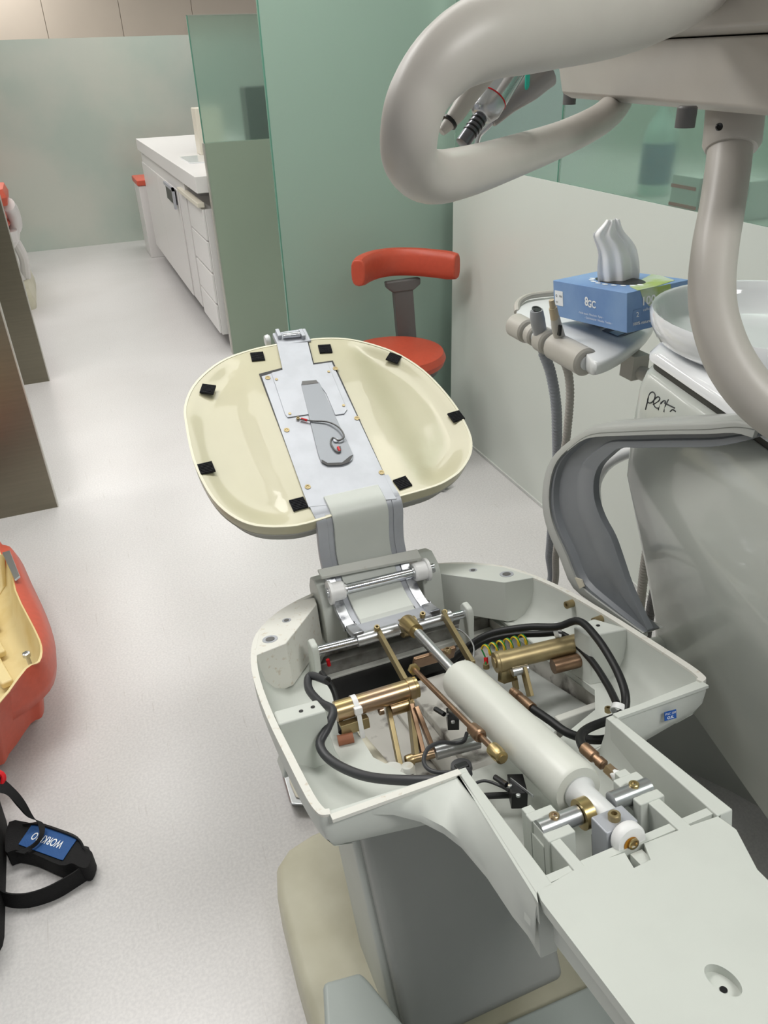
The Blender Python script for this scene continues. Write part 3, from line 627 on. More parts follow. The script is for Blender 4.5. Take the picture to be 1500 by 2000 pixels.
# flat grey cable on the left
g1 = [(640, 1330, -.02), (606, 1320, -.03), (603, 1345, -.035), (625, 1372, -.03), (650, 1388, -.02), (640, 1420, -.03), (625, 1455, -.045), (650, 1488, -.055), (710, 1515, -.05), (790, 1524, -.035), (880, 1522, -.025), (915, 1508, -.03)]
hose(g1, .0075, hosebk, 'flat_cable'); 
g2 = [(640, 1330, -.02), (628, 1315, -.022), (650, 1345, -.05), (660, 1380, -.06), (667, 1430, -.075)]
hose(g2, .0055, black, 'flat_cable')
hose([(905, 1507, -.03), (850, 1508, -.03), (828, 1490, -.03), (836, 1462, -.03), (862, 1450, -.035), (885, 1452, -.05), (905, 1448, -.05), (912, 1432, -.05)], .0032, hosebk, 'cable')
MB().box(C(902, 1500, -.028), (.020, .012, .012), CU, CV).build('cable_clamp', blackp, ch, bevel=.002)
MB().lathe([(.014, 0), (.016, .005), (.015, .012), (.006, .014)], C(902, 1507, -.045), CW).build('rubber_grommet', hosebk, ch)
hose([(918, 1535, -.05), (945, 1525, -.045), (975, 1534, -.045), (995, 1545, -.045)], .0022, hosebk, 'cable')
hose([(925, 1556, -.06), (990, 1553, -.06), (1010, 1555, -.06)], .0045, black, 'cable')
for (x, y, sz) in ((884, 1404, (.018, .034, .02)), (1010, 1545, (.022, .040, .026))):
    sw = MB().box(C(x, y, -.045), sz, V((.9, -.35, 0)), V((.35, .9, -.2))).build('limit_switch', blackp, ch, bevel=.001)
    for k in (-.010, .012): MB().lathe([(.003, 0), (.003, .003), (.0, .0035)], C(x, y, -.045 + sz[2] / 2) + CV * k - CU * .004, CW, 10).build('screw', satin, sw)
    MB().bar(C(x, y, -.03) + CU * .013 - CV * .02, C(x, y, -.03) + CU * .005 + CV * .026, .004, .001, CU).build('lever_arm', satin, sw)
    MB().cyl(C(x, y, -.03) - CU * .006 + CV * .018, C(x, y, -.03) - CU * .012 + CV * .040, .004, n=10).build('plunger', blackp, sw)
# coiled earth lead
pts = []
pa, pb_ = C(945, 1272, -.035), C(1030, 1248, -.035)
for i in range(6 * 14 + 1):
    t = i / 84; a = t * 6 * 2 * math.pi; p = pa.lerp(pb_, t); pts.append(p + CW * math.sin(a) * .011 + CV * math.cos(a) * .009)
ew = MB().tube(pts, .0016, 6, sm=False).build('earth_lead', yellow, ch)
MB().tube([p + CU * .0018 + CW * .0009 for p in pts], .0014, 6, sm=False).build('green_strand', green, ew)
MB().tube([pts[0], C(948, 1285, -.05), C(949, 1300, -.06)], .0016, 6).build('lead_end', green, ew)
MB().cyl(C(949, 1284, -.05), C(950, 1297, -.06), .004, n=10).build('crimp', red, ew)
bolt(ch, C(950, 1305, -.066), CW, .006, .009, goldd)
MB().cyl(C(640, 1288, -.095), C(643, 1300, -.11), .004, n=10).build('crimp', red, ch)
MB().tube([C(880, 1225, -.06), C(905, 1235, -.04), C(925, 1262, -.04), C(922, 1295, -.05)], .0016, 8).build('thin_wire', satin, ch)
# QC sticker on the right wing wall
sp = lambda x, y: ax(x, y, 1, (CL(0, .3115, -.03)).y - .004)
p0, p1, p2, p3 = C(1297, 1392, 0), C(1320, 1384, 0), C(1321, 1403, 0), C(1298, 1408, 0)
def wf(x, y):  # plane of the front wall outside
    return onpl(x, y, CL(0, .3005, 0), CV)
q = [wf(1297, 1391), wf(1320, 1385), wf(1320.5, 1402), wf(1297.5, 1408)]
MB().prism(q, CV * -.0008).build('sticker', bluel, tub)
qx = (q[1] - q[0]); qy = (q[0] - q[3]); qc = (q[0] + q[2]) / 2 - CV * .0009
text('O.K.', qc - qy * .22, qx, qy, .0066, ink, tub, 'sticker_print', bold=.03); text('PNC 200', qc + qy * .22, qx, qy, .0052, ink, tub, 'sticker_print')

# ---- column and base
XL = .224
P1 = ax(711, 1649, 0, XL); P2 = ax(791, 1999, 0, XL); dn_ = (P2 - P1).normalized(); nrm = V((1, 0, 0)).cross(dn_).normalized()
if nrm.z < 0: nrm = -nrm
XR = .62
def colp(x, s, dep): return V((x, 0, 0)) + V((0, P1.y, P1.z)) + dn_ * s - nrm * dep
cl = [colp(XL, -.035, 0), colp(XL, .42, 0), colp(XL, .42, .26), colp(XL, -.035, .2)]
q0 = onpl(1103, 1907, P1, nrm); 
colL = (q0 - P1).dot(dn_)
prof = [(-.035, .0), (colL, 0), (colL + .02, .03), (colL + .02, .22), (-.035, .20)]
MB().prism([colp(XL, a, b) for a, b in prof], CU * (q0.x - XL)).build('lift_column', mat('column_grey_paint', (170, 172, 168), .42, noise=.04, nscale=4), ch, bevel=.012, seg=4)
MB().prism([colp(XL - .012, a, b) for a, b in ((-.025, .03), (colL - .02, .03), (colL - .02, .20), (-.025, .18))], CU * .05).build('column_side', cast, ch, bevel=.008)
# beige base
def bpx(x, y, z): return ax(x, y, 2, z)
bp = [(.090, .40), (.091, .60), (.093, .80), (.099, .93), (.112, .985), (.145, 1.015), (.20, 1.03), (.45, 1.045), (.70, 1.04), (.76, 1.02), (.79, .96), (.79, .40)]
B3 = lambda z, d: [V((a, b, z)) for a, b in inset(bp, d)]
base = MB().loft([B3(0, 0), B3(.095, .0), B3(.112, .005), B3(.12, .018)]).build('base_cover', beige, ch, ang=50)
# lower linkage covers, blue grey
lg = mat('pale_blue_grey_paint', (176, 184, 180), .4)
z_ = .25
arm1 = MB().loft([[bpx(x, y, .25) for x, y in ((630, 1917), (704, 1896), (722, 1915), (830, 2050), (640, 2120))], [bpx(x, y, .25) - V((0, 0, .13)) for x, y in ((630, 1917), (704, 1896), (722, 1915), (830, 2050), (640, 2120))]]).build('link_arm', lg, ch, bevel=.008)
MB().loft([[V((x, y, z)) for x, y in ((.27, .25), (.64, .25), (.64, .532), (.27, .540))] for z in (.121, .16)]).build('link_cover', lg, ch, bevel=.006)
MB().loft([[V((.60, y, z)) for y, z in ((.20, .13), (.20, .38), (.42, .45), (.53, .35), (.55, .13))], [V((.66, y, z)) for y, z in ((.20, .13), (.20, .38), (.42, .45), (.53, .35), (.55, .13))]]).build('link_arm', lg, ch, bevel=.006)
# floor-side connector between chair base and unit (grey cover)
cpx = [(1230, 1400), (1372, 1405), (1520, 1600)]
cv_ = [V((.80, 1.10, 0)), V((1.06, 1.10, 0)), V((1.13, .93, 0)), V((1.175, .80, 0)), V((1.21, .60, 0)), V((1.21, .4, 0)), V((1.02, .4, 0)), V((.98, .85, 0)), V((.80, .88, 0))]
cvx = [(.80, .80), (.80, 1.08), (1.40, 1.08), (1.40, .50), (1.22, .60), (1.186, .76), (1.155, .83), (1.112, .905), (1.0, .96), (.9, .90)]
MB().loft([[V((a, b, z)) for a, b in inset(cvx, d)] for z, d in ((0, 0), (.05, 0), (.20, .008), (.26, .016), (.283, .030))]).build('base_connector', mat('plain_grey_cover', (166, 168, 162), .4), ch)

# chrome foot pedal at the left of the base: separate thing on the floor
fpd = thing('foot_control', (.16, 1.16, 0), 'polished steel foot control on the floor beside the beige chair base', 'foot control')
o_ = [(548, 1480), (552, 1520), (567, 1572), (598, 1574), (640, 1560), (640, 1480)]
zz = .05
MB().loft([[ax(x, y, 2, z) for x, y in o_] for z in (.006, .04)]).build('housing', satin, fpd, bevel=.006)
i_ = [(562, 1500), (566, 1530), (578, 1558), (592, 1562), (630, 1545), (630, 1500)]
MB().prism([ax(x, y, 2, .0405) for x, y in i_], (0, 0, .004)).build('tread', mat('cream_tread', (216, 212, 196), .4), fpd, bevel=.002)
MB().loft([[V((a[0], a[1], z)) for a in inset([(ax(x, y, 2, .006).x, ax(x, y, 2, .006).y) for x, y in o_], .004)] for z in (0, .006)]).build('rubber_foot', blackp, fpd)
MB().tube([ax(535, 1425, 2, .30), ax(538, 1445, 2, .30), ax(546, 1460, 2, .30)], .006, 8).build('lever', goldd, ch)

# ---- armrest (vertical plane beside the tub)
AX = .80
outer = [(1478, 834), (1440, 826), (1385, 830), (1300, 832), (1215, 836), (1150, 842), (1112, 864), (1078, 898), (1064, 940), (1062, 990), (1072, 1035), (1096, 1090), (1122, 1148), (1180, 1190), (1258, 1236)]
inner = [(1479, 853), (1440, 865), (1385, 874), (1300, 875), (1250, 876), (1208, 876), (1185, 892), (1166, 912), (1157, 940), (1158, 975), (1170, 1012), (1190, 1050), (1206, 1095), (1225, 1150), (1262, 1232)]
ao = [ax(x, y, 0, AX) for x, y in outer]; ai = [ax(x, y, 0, AX) for x, y in inner]
ao = spline(ao, 3); ai = spline(ai, 3)
arm = MB()
arm.loft([[a, a.lerp(b, .22), a.lerp(b, .27) + CU * .009, a.lerp(b, .62) + CU * .009, a.lerp(b, .68) + CU * .004, b + CU * .003, b + CU * .016, a + CU * .035] for a, b in zip(ao, ai)])
armo = arm.build('armrest', agrey, ch, bevel=.004)
MB().loft([[a - CU * .003 + (b - a) * 0, a.lerp(b, .16) - CU * .004, a.lerp(b, .16) + CU * .004, a + (a - b).normalized() * .004 + CU * .046, a + (a - b).normalized() * .006 + CU * .02, a + (a - b).normalized() * .004] for a, b in zip(ao, ai)]).build('edge_trim', alight, armo, ang=60)
pad = spline([ax(x, y, 0, AX) for x, y in ((1478, 838), (1440, 829), (1385, 832), (1300, 834), (1215, 838), (1150, 844), (1112, 870))], 3)
MB().loft([[a + V((0, 0, -.012)) - CU * .004, a + V((0, 0, .004)) - CU * .002, a + V((0, 0, .012)) + CU * .012, a + V((0, 0, .012)) + CU * .040, a + V((0, 0, .002)) + CU * .052, a + V((0, 0, -.012)) + CU * .052] for a in pad]).build('arm_pad', alight, armo, ang=60)
MB().prism([ax(x, y, 0, AX - .004) for x, y in ((1122, 1128), (1135, 1132), (1140, 1146), (1132, 1150))], CU * .003).build('paint_chip', mat('chipped_cream', (214, 208, 190), .7), armo)
MB().cyl(V((.78, CL(0, .56).y, .54)), V((.84, CL(0, .56).y, .56)), .02).build('arm_bracket', cast, armo)

# ---- backrest shell
bk = [(-.302, .012), (-.292, .07), (-.262, .128), (-.215, .175), (-.165, .205), (-.10, .222), (-.04, .2265), (.04, .2265), (.10, .219), (.152, .200), (.205, .162), (.246, .118), (.28, .052), (.298, -.02), (.306, -.09), (.304, -.14), (.297, -.19), (.275, -.235), (.236, -.272), (.20, -.290), (.158, -.301), (.076, -.306), (-.02, -.31), (-.13, -.320), (-.18, -.315), (-.229, -.298), (-.262, -.27), (-.288, -.225), (-.302, -.17), (-.309, -.09)]
bk = [(p.x, p.y) for p in spline([V((a, b, 0)) for a, b in bk], 3, True)]
bcx, bcy = -.0, -.05
def hgt(u, v, t):
    e = min(1, max(0, (1 - t) / .16)); e = e * e * (3 - 2 * e)
    k = min(1, max(0, (abs(u + .005) - .135) / .05)); k = k * k * (3 - 2 * k)
    return -.010 * e * k - .001 * e
mb = MB(); ts = [1, .97, .93, .89, .85, .8, .7, .6, .5, .4, .3, .2, .1, .02]
rings = [[BL(bcx + (a - bcx) * .93, bcy + (b - bcy) * .93, -.050) for a, b in bk], [BL(bcx + (a - bcx) * .985, bcy + (b - bcy) * .985, -.035) for a, b in bk], [BL(bcx + (a - bcx) * 1.0, bcy + (b - bcy) * 1.0, -.008) for a, b in bk]]
under = MB().loft([[p - BW * .02 for p in rings[0]]] + rings[:2] + [[BL(bcx + (a - bcx) * .99, bcy + (b - bcy) * .99, -.03) for a, b in bk]]).build('back_cushion_shell', mat('grey_under_shell', (164, 164, 158), .5), ch, ang=60)
for t in ts: rings.append([BL(bcx + (a - bcx) * t, bcy + (b - bcy) * t, hgt(bcx + (a - bcx) * t, bcy + (b - bcy) * t, t)) for a, b in bk])
bshell = MB().loft(rings[1:]).build('backrest', cream, ch, ang=60)
# raised light lip
MB().loft([[BL(bcx + (a - bcx) * k, bcy + (b - bcy) * k, w_) for k, w_ in ((1.0, -.002), (1.002, .0008), (.985, .0008), (.985, -.002))] for a, b in bk], loop=True).build('lip', mat('pale_cream_lip', (226, 222, 200), .3), bshell)
# black tape squares
for x, y, r in ((503, 697, -.1), (635, 682, -.15), (769, 699, -.75), (406, 760, -.45), (891, 813, .1), (403, 914, .05), (786, 944, .15), (583, 985, .05)):
    u, v = Buv(x, y); u *= 1; c = BL(u, v, -.0022 if abs(u) < .2 else -.0035)
    X_ = (CU * math.cos(r) + BV * math.sin(r)); Y_ = (BV * math.cos(r) - CU * math.sin(r))
    tp2 = MB().box(c + BW * .003, (.031, .029, .004), X_, Y_, BW).build('hook_tape', velcro, bshell)
    mb = MB()
    for k in range(7): mb.box(c + BW * .0055 + Y_ * (-.012 + .004 * k), (.029, .0018, .0016), X_, Y_, BW)
    mb.build('tape_rows', velcro, tp2)
# metal plates
def bpoly(px, w, m, name, th=.003, par=bshell, bev=.0006):
    return MB().prism([B(x, y, w) for x, y in px], BW * -th).build(name, m, par, bevel=bev)
MB().prism([B(x, y, .0015) for x, y in ((506, 730), (552, 718), (540, 668), (602, 665), (613, 709), (650, 704), (772, 972), (604, 990))], BW * -.005).build('plate_gap', blackp, bshell)
# two side plates plus the bottom leave the slot open
base_pl = bpoly([(511, 735), (552, 722), (541, 672), (601, 668), (612, 712), (648, 707), (769, 965), (775, 974), (603, 990), (599, 980)], .004, alu, 'back_plate', .003)
bpoly([(541, 672), (601, 668), (612, 712), (640, 709), (678, 800), (672, 808), (655, 810), (637, 768), (620, 745), (588, 751), (608, 808), (562, 815), (557, 809), (530, 728), (552, 722)], .0065, alu, 'top_plate', .002)
slot = [(588, 751), (590, 745), (617, 743), (624, 747), (690, 888), (688, 898), (682, 903), (668, 908), (640, 909), (628, 903), (622, 888)]
bpoly(slot, .0072, mat('slot_grey', (140, 144, 150), .4, metal=.3), 'slot_channel', .001)
bpoly([(589, 752), (590, 744), (618, 742), (622, 748)], .0078, dgrey, 'slot_shadow_cap', .0008)
bpoly([(628, 903), (640, 909), (668, 908), (682, 903), (690, 888), (684, 890), (668, 903), (640, 904), (628, 897)], .0078, blackp, 'slot_edge', .0006)
for x, y, r in ((523, 738, .0062), (560, 840, .0062), (601, 951, .0062), (655, 720, .0062), (697, 817, .0062), (745, 923, .0062)):
    MB().lathe([(r, 0), (r, .0012), (r * .55, .0012), (r * .45, .0004)], B(x, y, .0042), BW, 16).build('screw', goldd, bshell)
for x, y in ((540, 741), (566, 808), (642, 726), (671, 792)):
    MB().lathe([(.0035, 0), (.0035, .001), (.0018, .001)], B(x, y, .0068), BW, 12).build('screw', goldd, bshell)
bolt(bshell, B(582, 818, .006), BW, .004, .004, goldd)
wr_ = MB().tube([B(586, 819, .009), B(610, 822, .010), B(640, 824, .012), B(662, 835, .014), B(672, 852, .014), B(662, 860, .012), B(650, 855, .010), B(646, 865, .010), B(655, 880, .010), B(664, 882, .010), B(664, 872, .011)], .0018, 8).build('lead_wire', dgrey, bshell)
MB().cyl(B(588, 818, .009), B(600, 821, .009), .0028, n=10).build('crimp', red, bshell)
MB().cyl(B(660, 873, .010), B(664, 881, .010), .0028, n=10).build('crimp', red, bshell)
MB().lathe([(.006, 0), (.006, .003), (.002, .0035)], B(656, 861, .0076), BW, 16).build('washer', alu, bshell)
# headrest clamp at the top
hr = MB().box(B(570, 662, -.002), (.085, .05, .014), CU, BV, BW).build('headrest_clamp', alu, ch, bevel=.003)
MB().cyl(B(553, 656, .012), B(586, 653, .012), .007).build('clamp_pin', chrome, hr)
MB().lathe([(.012, 0), (.014, .004), (.012, .012), (.0, .014)], B(527, 664, .0), -CU).build('clamp_knob', hgrey, hr)
for x in (544, 590): MB().box(B(x, 655, .006), (.010, .028, .020), CU, BV, BW).build('clamp_ear', alu, hr, bevel=.002)

# ============================================================ WATER UNIT
un = thing('cuspidor_unit', (1.22, .85, 0), 'tall glossy white water unit with script lettering between chair and right wall', 'dental unit')
def usec(xb, z, yb=1.053, slope=.20, yf=.46, xr=1.436, r=.040, d=0):
    c = [(xb + d, yb - d), (xb + d - slope * (yb - yf), yf + d), (xr - d, yf + d), (xr - d, yb - d)]; o = []
    for i in range(4):
        a, b, e = V(c[i - 1] + (0,)), V(c[i] + (0,)), V(c[(i + 1) % 4] + (0,))
        p, q = b + (a - b).normalized() * r, b + (e - b).normalized() * r
        for k in range(7):
            t = k / 6; m = p.lerp(b, t).lerp(b.lerp(q, t), t); o.append(V((m.x, m.y, z)))
    return o
zl = [(.285, 1.049, .22), (.402, 1.026, .2), (.557, .974, .2), (.695, .925, .2), (.797, .889, .2), (.840, .887, .2), (.924, .887, .2), (.975, .889, .2), (1.001, .900, .2), (1.009, .909, .2)]
ub = MB().loft([usec(a, z, slope=k) for z, a, k in zl]).build('body', unitw, un, ang=50)
MB().loft([usec(.912, z) for z in (1.0095, 1.0225)]).build('seam', mat('seam_grey', (62, 62, 58), .5), un)
MB().loft([usec(.908, 1.0230), usec(.900, 1.0276), usec(.900, 1.0365), usec(.911, 1.05, r=.055)]).build('top_deck', cer, un, ang=50)
prf = [(.70, .999), (.82, 1.003), (.93, 1.016), (.99, 1.038), (1.0, 1.054), (.985, 1.062), (.955, 1.060), (.92, 1.045), (.84, 1.020), (.6, 1.010), (.3, 1.005), (.02, 1.003)]
MB().loft([[V((1.070 + .204 * k * math.cos(a), .931 + .212 * k * math.sin(a), 1.05 + (z - 1.0) * 1.02)) for a in [2 * math.pi * j / 48 for j in range(48)]] for k, z in prf]).build('basin', cer, un, ang=80)
# script lettering on the body
strokes = [[(1261, 800), (1266, 780), (1270, 768), (1276, 766), (1280, 772), (1277, 782), (1270, 787), (1265, 784), (1267, 774)],
           [(1276, 790), (1286, 784), (1289, 778), (1285, 775), (1279, 780), (1277, 789), (1281, 796), (1287, 797)],
           [(1286, 801), (1292, 785)], [(1291, 789), (1296, 783), (1301, 786), (1297, 804)],
           [(1306, 780), (1297, 805)], [(1298, 787), (1318, 797)], [(1309, 804), (1314, 800), (1320, 804)]]
mb = MB()
for s_ in strokes:
    pp = [hit(ub, x, y, .0003)[0] for x, y in s_]
    pp = [p for p in pp if p is not None]
    if len(pp) > 1: mb.tube(pp, .0011, 6, 4)
mb.build('lettering', inkd, un)
# curved white support tube and low cross tube
MB().tube([ax(1275, 868, 1, 1.01), ax(1215, 888, 1, 1.09), ax(1180, 912, 1, 1.15), ax(1163, 945, 1, 1.18), ax(1164, 985, 1, 1.18), ax(1170, 1030, 1, 1.18), ax(1172, 1080, 1, 1.18), ax(1180, 1125, 1, 1.18)], .0125, 14).build('support_tube', cer, un)
MB().cyl(V((.83, 1.0, .37)), V((1.12, 1.0, .345)), .024).build('cross_tube', cast, un)

# ============================================================ ASSISTANT HOLDER, HOSES, TISSUE BOX
ZT = .974
ah = thing('instrument_holder', (1.02, 1.38, ZT), 'white instrument holder tray with taupe grommets carrying the tissue box', 'instrument holder')
op = [(1008, 612), (1016, 594), (1034, 582), (1060, 576), (1100, 573), (1280, 580), (1290, 605), (1268, 648), (1225, 684), (1185, 706), (1158, 708), (1130, 676), (1075, 640), (1035, 622)]
P = [ax(x, y, 2, ZT) for x, y in op]
P = spline(P, 3, True); pc = sum(P, V((0, 0, 0))) / len(P)
MB().loft([[pc + (p - pc) * .90 - V((0, 0, .034)) for p in P], [pc + (p - pc) * .98 - V((0, 0, .024)) for p in P], [pc + (p - pc) * 1.0 - V((0, 0, .010)) for p in P], [pc + (p - pc) * .985 - V((0, 0, .001)) for p in P], [pc + (p - pc) * .95 + V((0, 0, .001)) for p in P]]).build('tray', hgrey, ah, ang=60)
g0, g1_ = ax(1006, 634, 2, ZT - .018), ax(1152, 712, 2, ZT - .018); gd = (g1_ - g0)
for t0_, t1_, rr_ in ((.0, .20, .027), (.235, .32, .0235), (.38, .50, .027), (.56, .96, .029)):
    a_g = g0 + gd * t0_; L_g = gd.length * (t1_ - t0_)
    MB().lathe([(rr_ * .5, 0), (rr_ * .85, .0), (rr_, .004), (rr_, L_g - .004), (rr_ * .85, L_g), (rr_ * .5, L_g)], a_g, gd, 28).build('grommet', taupe, ah)
MB().tube([g0 + gd * .02, g0 + gd * .5, g0 + gd * .97], .015, 16, sm=False).build('core_bar', hgrey, ah)
MB().tube([ax(1010, 610, 2, ZT - .005), ax(1012, 592, 2, ZT + .006), ax(1035, 578, 2, ZT + .012), ax(1085, 572, 2, ZT + .012)], .0075, 10).build('grip_rail', taupe, ah)
# control pad on the tray
MB().prism([ax(x, y, 2, ZT + .0012) for x, y in ((1176, 646), (1200, 636), (1240, 632), (1262, 640), (1222, 655), (1206, 658))], (0, 0, .0012)).build('control_pad', mat('pad_slate', (96, 106, 120), .4), ah)
MB().prism([ax(x, y, 2, ZT + .0026) for x, y in ((1190, 649), (1212, 643), (1222, 650), (1206, 656))], (0, 0, .0006)).build('pad_window', mat('pad_light_blue', (170, 206, 226), .3), ah)
MB().cyl(V((1.06, 1.26, .905)), V((1.10, 1.02, .90)), .015).aabb(1.04, 1.08, 1.24, 1.28, .89, .942).build('bracket_arm', taupe, ah)
# metal tray under the box
tb = MB().loft([[ax(x, y, 2, ZT + .003) for x, y in ((1085, 596), (1172, 640), (1196, 629), (1280, 590), (1180, 575))], [ax(x, y, 2, ZT + .003) + V((0, 0, .010)) for x, y in ((1085, 596), (1172, 640), (1196, 629), (1280, 590), (1180, 575))]]).build('metal_dish', satin, bevel=.002)
tag(tb, 'small brushed metal dish lying under the tissue box on the holder tray', 'dish')
# tissue box (rests tilted)
A, Bc_, Dd = V((.958, 1.438, 1.0677)), V((.954, 1.183, 1.1002)), V((1.103, 1.429, 1.0766))
ex = (Bc_ - A).normalized(); ey = (Dd - A); ey = (ey - ex * ey.dot(ex)).normalized(); ez = ey.cross(ex).normalized()
if ez.z < 0: ez = -ez
BS = 1.12; LX, LY, LZ = .23, .128, .068
tbx = thing('tissue_box', A + (ex * LX / 2 + ey * LY / 2 - ez * LZ) * BS, 'blue and green cardboard tissue box with a white tissue pulled out', 'tissue box')
def TB(x, y, z): return A + (ex * x + ey * y + ez * z) * BS
body = MB().loft([[TB(x, y, z) for x, y in ((0, 0), (LX, 0), (LX, LY), (0, LY))] for z in (-LZ, 0)]).build('carton', blueb, tbx, bevel=.0012)
MB().prism([TB(x, y, .0003) for x, y in ((.155, .128), (.215, .110), (.2295, .06), (.2295, .022), (.19, .035), (.165, .07), (.13, .128))], ez * .0003).build('green_print', greenb, body)
MB().prism([TB(LX + .0003, y, z) for y, z in ((.026, 0), (.088, 0), (.092, -.02), (.078, -.040), (.045, -.030), (.032, -.016))], ex * .0003).build('green_print', greenb, body)
ov = [TB(.125 + .066 * math.cos(a), .062 + .026 * math.sin(a), .0004) for a in [2 * math.pi * j / 24 for j in range(24)]]
MB().prism(ov, ez * .0003).build('opening', blackp, body)
# white leaf blobs around the opening
for k in range(9):
    a = -.2 - k * .32; c = TB(.125 + .070 * math.cos(a), .062 + .036 * math.sin(a), .0005)
    MB().prism([c + (ex * math.cos(b) * .009 + ey * math.sin(b) * .004) for b in [2 * math.pi * j / 7 + k for j in range(7)]], ez * .0003).build('leaf_print', ink, body)
sd = TB(0, -.0005, 0)
def side(x, z): return TB(x, -.0004, z)
# reading direction on the long side is A->B
text('GC', side(.128, -.031), ex, ez, 0.0202, ink, body, bold=.03); text('8', side(.112, -.028), ex, ez, 0.0246, ink, body, bold=.03)
MB().prism([side(x, z) for x, z in ((.006, -.018), (.034, -.018), (.034, -.046), (.006, -.046))], ey * -.0003).build('label_print', ink, body)
text('MIX', side(.027, -.028) - ey * .0004, ex, ez, 0.0067, inkd, body); text('o', side(.012, -.027) - ey * .0004, ex, ez, 0.0123, inkd, body); text('FSC', side(.013, -.040) - ey * .0004, ex, ez, 0.0056, inkd, body)
text('- Facial tissues  Mouchoirs  Papier -', side(.125, -.050), ex, ez, 0.0062, ink, body); text('- Gesichtstücher  Pañuelos  Tecidos -', side(.148, -.057), ex, ez, 0.0062, ink, body)
def end(y, z): return TB(LX + .0008, y, z)
text('100', end(.043, -.020), ey, ez, 0.0224, ink, body, bold=.02); text('cellulose', end(.044, -.034), ey, ez, 0.0078, ink, body); text('100% natural', end(.030, -.055), ey, ez, 0.0084, ink, body, bold=.02)
text('2', end(.021, -.040), ey, ez, 0.0134, ink, body)
MB().prism([end(y, z) for y, z in ((.012, -.032), (.030, -.030), (.030, -.048), (.012, -.050))], ex * -.0002).build('icon_print', blueb, body)
# tissue: crumpled sheet
rings = []; N = 22
profile = [(1170, 551, 1246, 557), (1166, 537, 1250, 540), (1166, 518, 1250, 520), (1169, 500, 1247, 500), (1166, 485, 1244, 484), (1160, 470, 1236, 471), (1155, 458, 1226, 460), (1170, 446, 1216, 448), (1182, 434, 1213, 436), (1185, 428, 1211, 428)]
Pt = TB(.125, .062, 0)
ring_rows = []
for k, (x0, y0, x1, y1) in enumerate(profile):
    a = onpl(x0, y0, Pt, V((.55, .83, 0))); b = onpl(x1, y1, Pt, V((.55, .83, 0))); row = []
    nrm2 = V((.55, .83, 0)).normalized()
    for j in range(N + 1):
        t = j / N; off = math.sin(t * 17 + k * .35) * .005 + math.sin(t * 7 + 1 + k * .2) * .008
        row.append(a.lerp(b, t) + nrm2 * off * (1 if 0 < j < N else .3))
    ring_rows.append(row)
ring_rows[0] = [p - V((0, 0, .012)) for p in ring_rows[0]]
ti = MB().loft(ring_rows, cap=False, closed=False).build('tissue', paper, tbx, ang=180)
md = ti.modifiers.new('s', 'SOLIDIFY'); md.thickness = .0008
ti.modifiers.new('sub', 'SUBSURF').levels = 1

# hoses with corrugation
def chose(px, r, m, name, label, cat, Yp=None):
    P = spline([V(p) for p in px], 40); mb = MB(); L = 0; R = []
    for i in range(len(P)):
        if i: L += (P[i] - P[i - 1]).length
        R.append(r)
    # resample evenly
    Q = [P[0]]; acc = 0
    step = .0022
    for i in range(1, len(P)):
        seg = (P[i] - P[i - 1]).length
        while acc + seg >= step:
            f = (step - acc) / seg; Q.append(P[i - 1].lerp(P[i], f)); P[i - 1] = Q[-1]; seg = (P[i] - P[i - 1]).length; acc = 0
        acc += seg
    rr = [r * (1.0 if (i % 4) < 2 else .88) for i in range(len(Q))]
    a = None; rings = []
    for i, p in enumerate(Q):
        d = (Q[min(i + 1, len(Q) - 1)] - Q[max(i - 1, 0)]).normalized()
        if a is None: a, b = frame(d)
        a = (a - d * a.dot(d)).normalized(); b = d.cross(a)
        rings.append([p + (a * math.cos(t) + b * math.sin(t)) * rr[i] for t in [2 * math.pi * j / 14 for j in range(14)]])
    o = mb.loft(rings).build(name, m, ang=80); return o
s1_ = thing('suction_handpiece', ax(1052, 640, 2, ZT), 'grey rounded suction handpiece in the second grommet with its blue-grey corrugated hose', 'suction handpiece')
Yh = ax(1052, 640, 2, ZT).y - .03
hz = chose([ax(1062, 690, 1, Yh), ax(1076, 730, 1, Yh + .0), ax(1086, 790, 1, Yh), ax(1088, 850, 1, Yh + .01), ax(1088, 930, 1, Yh + .03), ax(1080, 1000, 1, Yh + .06), ax(1074, 1080, 1, Yh + .10), ax(1066, 1150, 1, Yh + .14)] + [V((.80, 1.45, .15)), V((.88, 1.4, .04)), V((1.05, 1.2, .03))], .0125, hoseb, 'hose', None, None); put(hz, s1_)
MB().tube([ax(1048, 606, 1, Yh), ax(1050, 625, 1, Yh), ax(1056, 655, 1, Yh), ax(1062, 692, 1, Yh)], [.0135, .016, .0145, .010], 20).build('handle', mat('handle_grey', (150, 152, 156), .4), s1_)
MB().lathe([(.0105, 0), (.0105, .001), (.007, .001), (.006, -.004)], ax(1048, 603.5, 1, Yh), (0, -.3, 1)).build('tip_socket', blackp, s1_)
s2_ = thing('saliva_ejector', ax(1090, 655, 2, ZT), 'taupe saliva ejector with beige valve tip in the third grommet and corrugated hose', 'saliva ejector')
Yh = ax(1090, 655, 2, ZT).y - .03
hz = chose([ax(1102, 705, 1, Yh), ax(1111, 735, 1, Yh), ax(1113, 780, 1, Yh), ax(1107, 850, 1, Yh + .01), ax(1100, 900, 1, Yh + .03), ax(1096, 980, 1, Yh + .06), ax(1086, 1080, 1, Yh + .1), ax(1075, 1160, 1, Yh + .14)] + [V((.83, 1.36, .15)), V((.93, 1.3, .035)), V((1.1, 1.15, .03))], .0095, hosep, 'hose', None, None); put(hz, s2_)
MB().tube([ax(1084, 618, 1, Yh), ax(1088, 640, 1, Yh), ax(1096, 670, 1, Yh), ax(1102, 706, 1, Yh)], [.009, .0115, .012, .009], 18).build('handle', taupe, s2_)
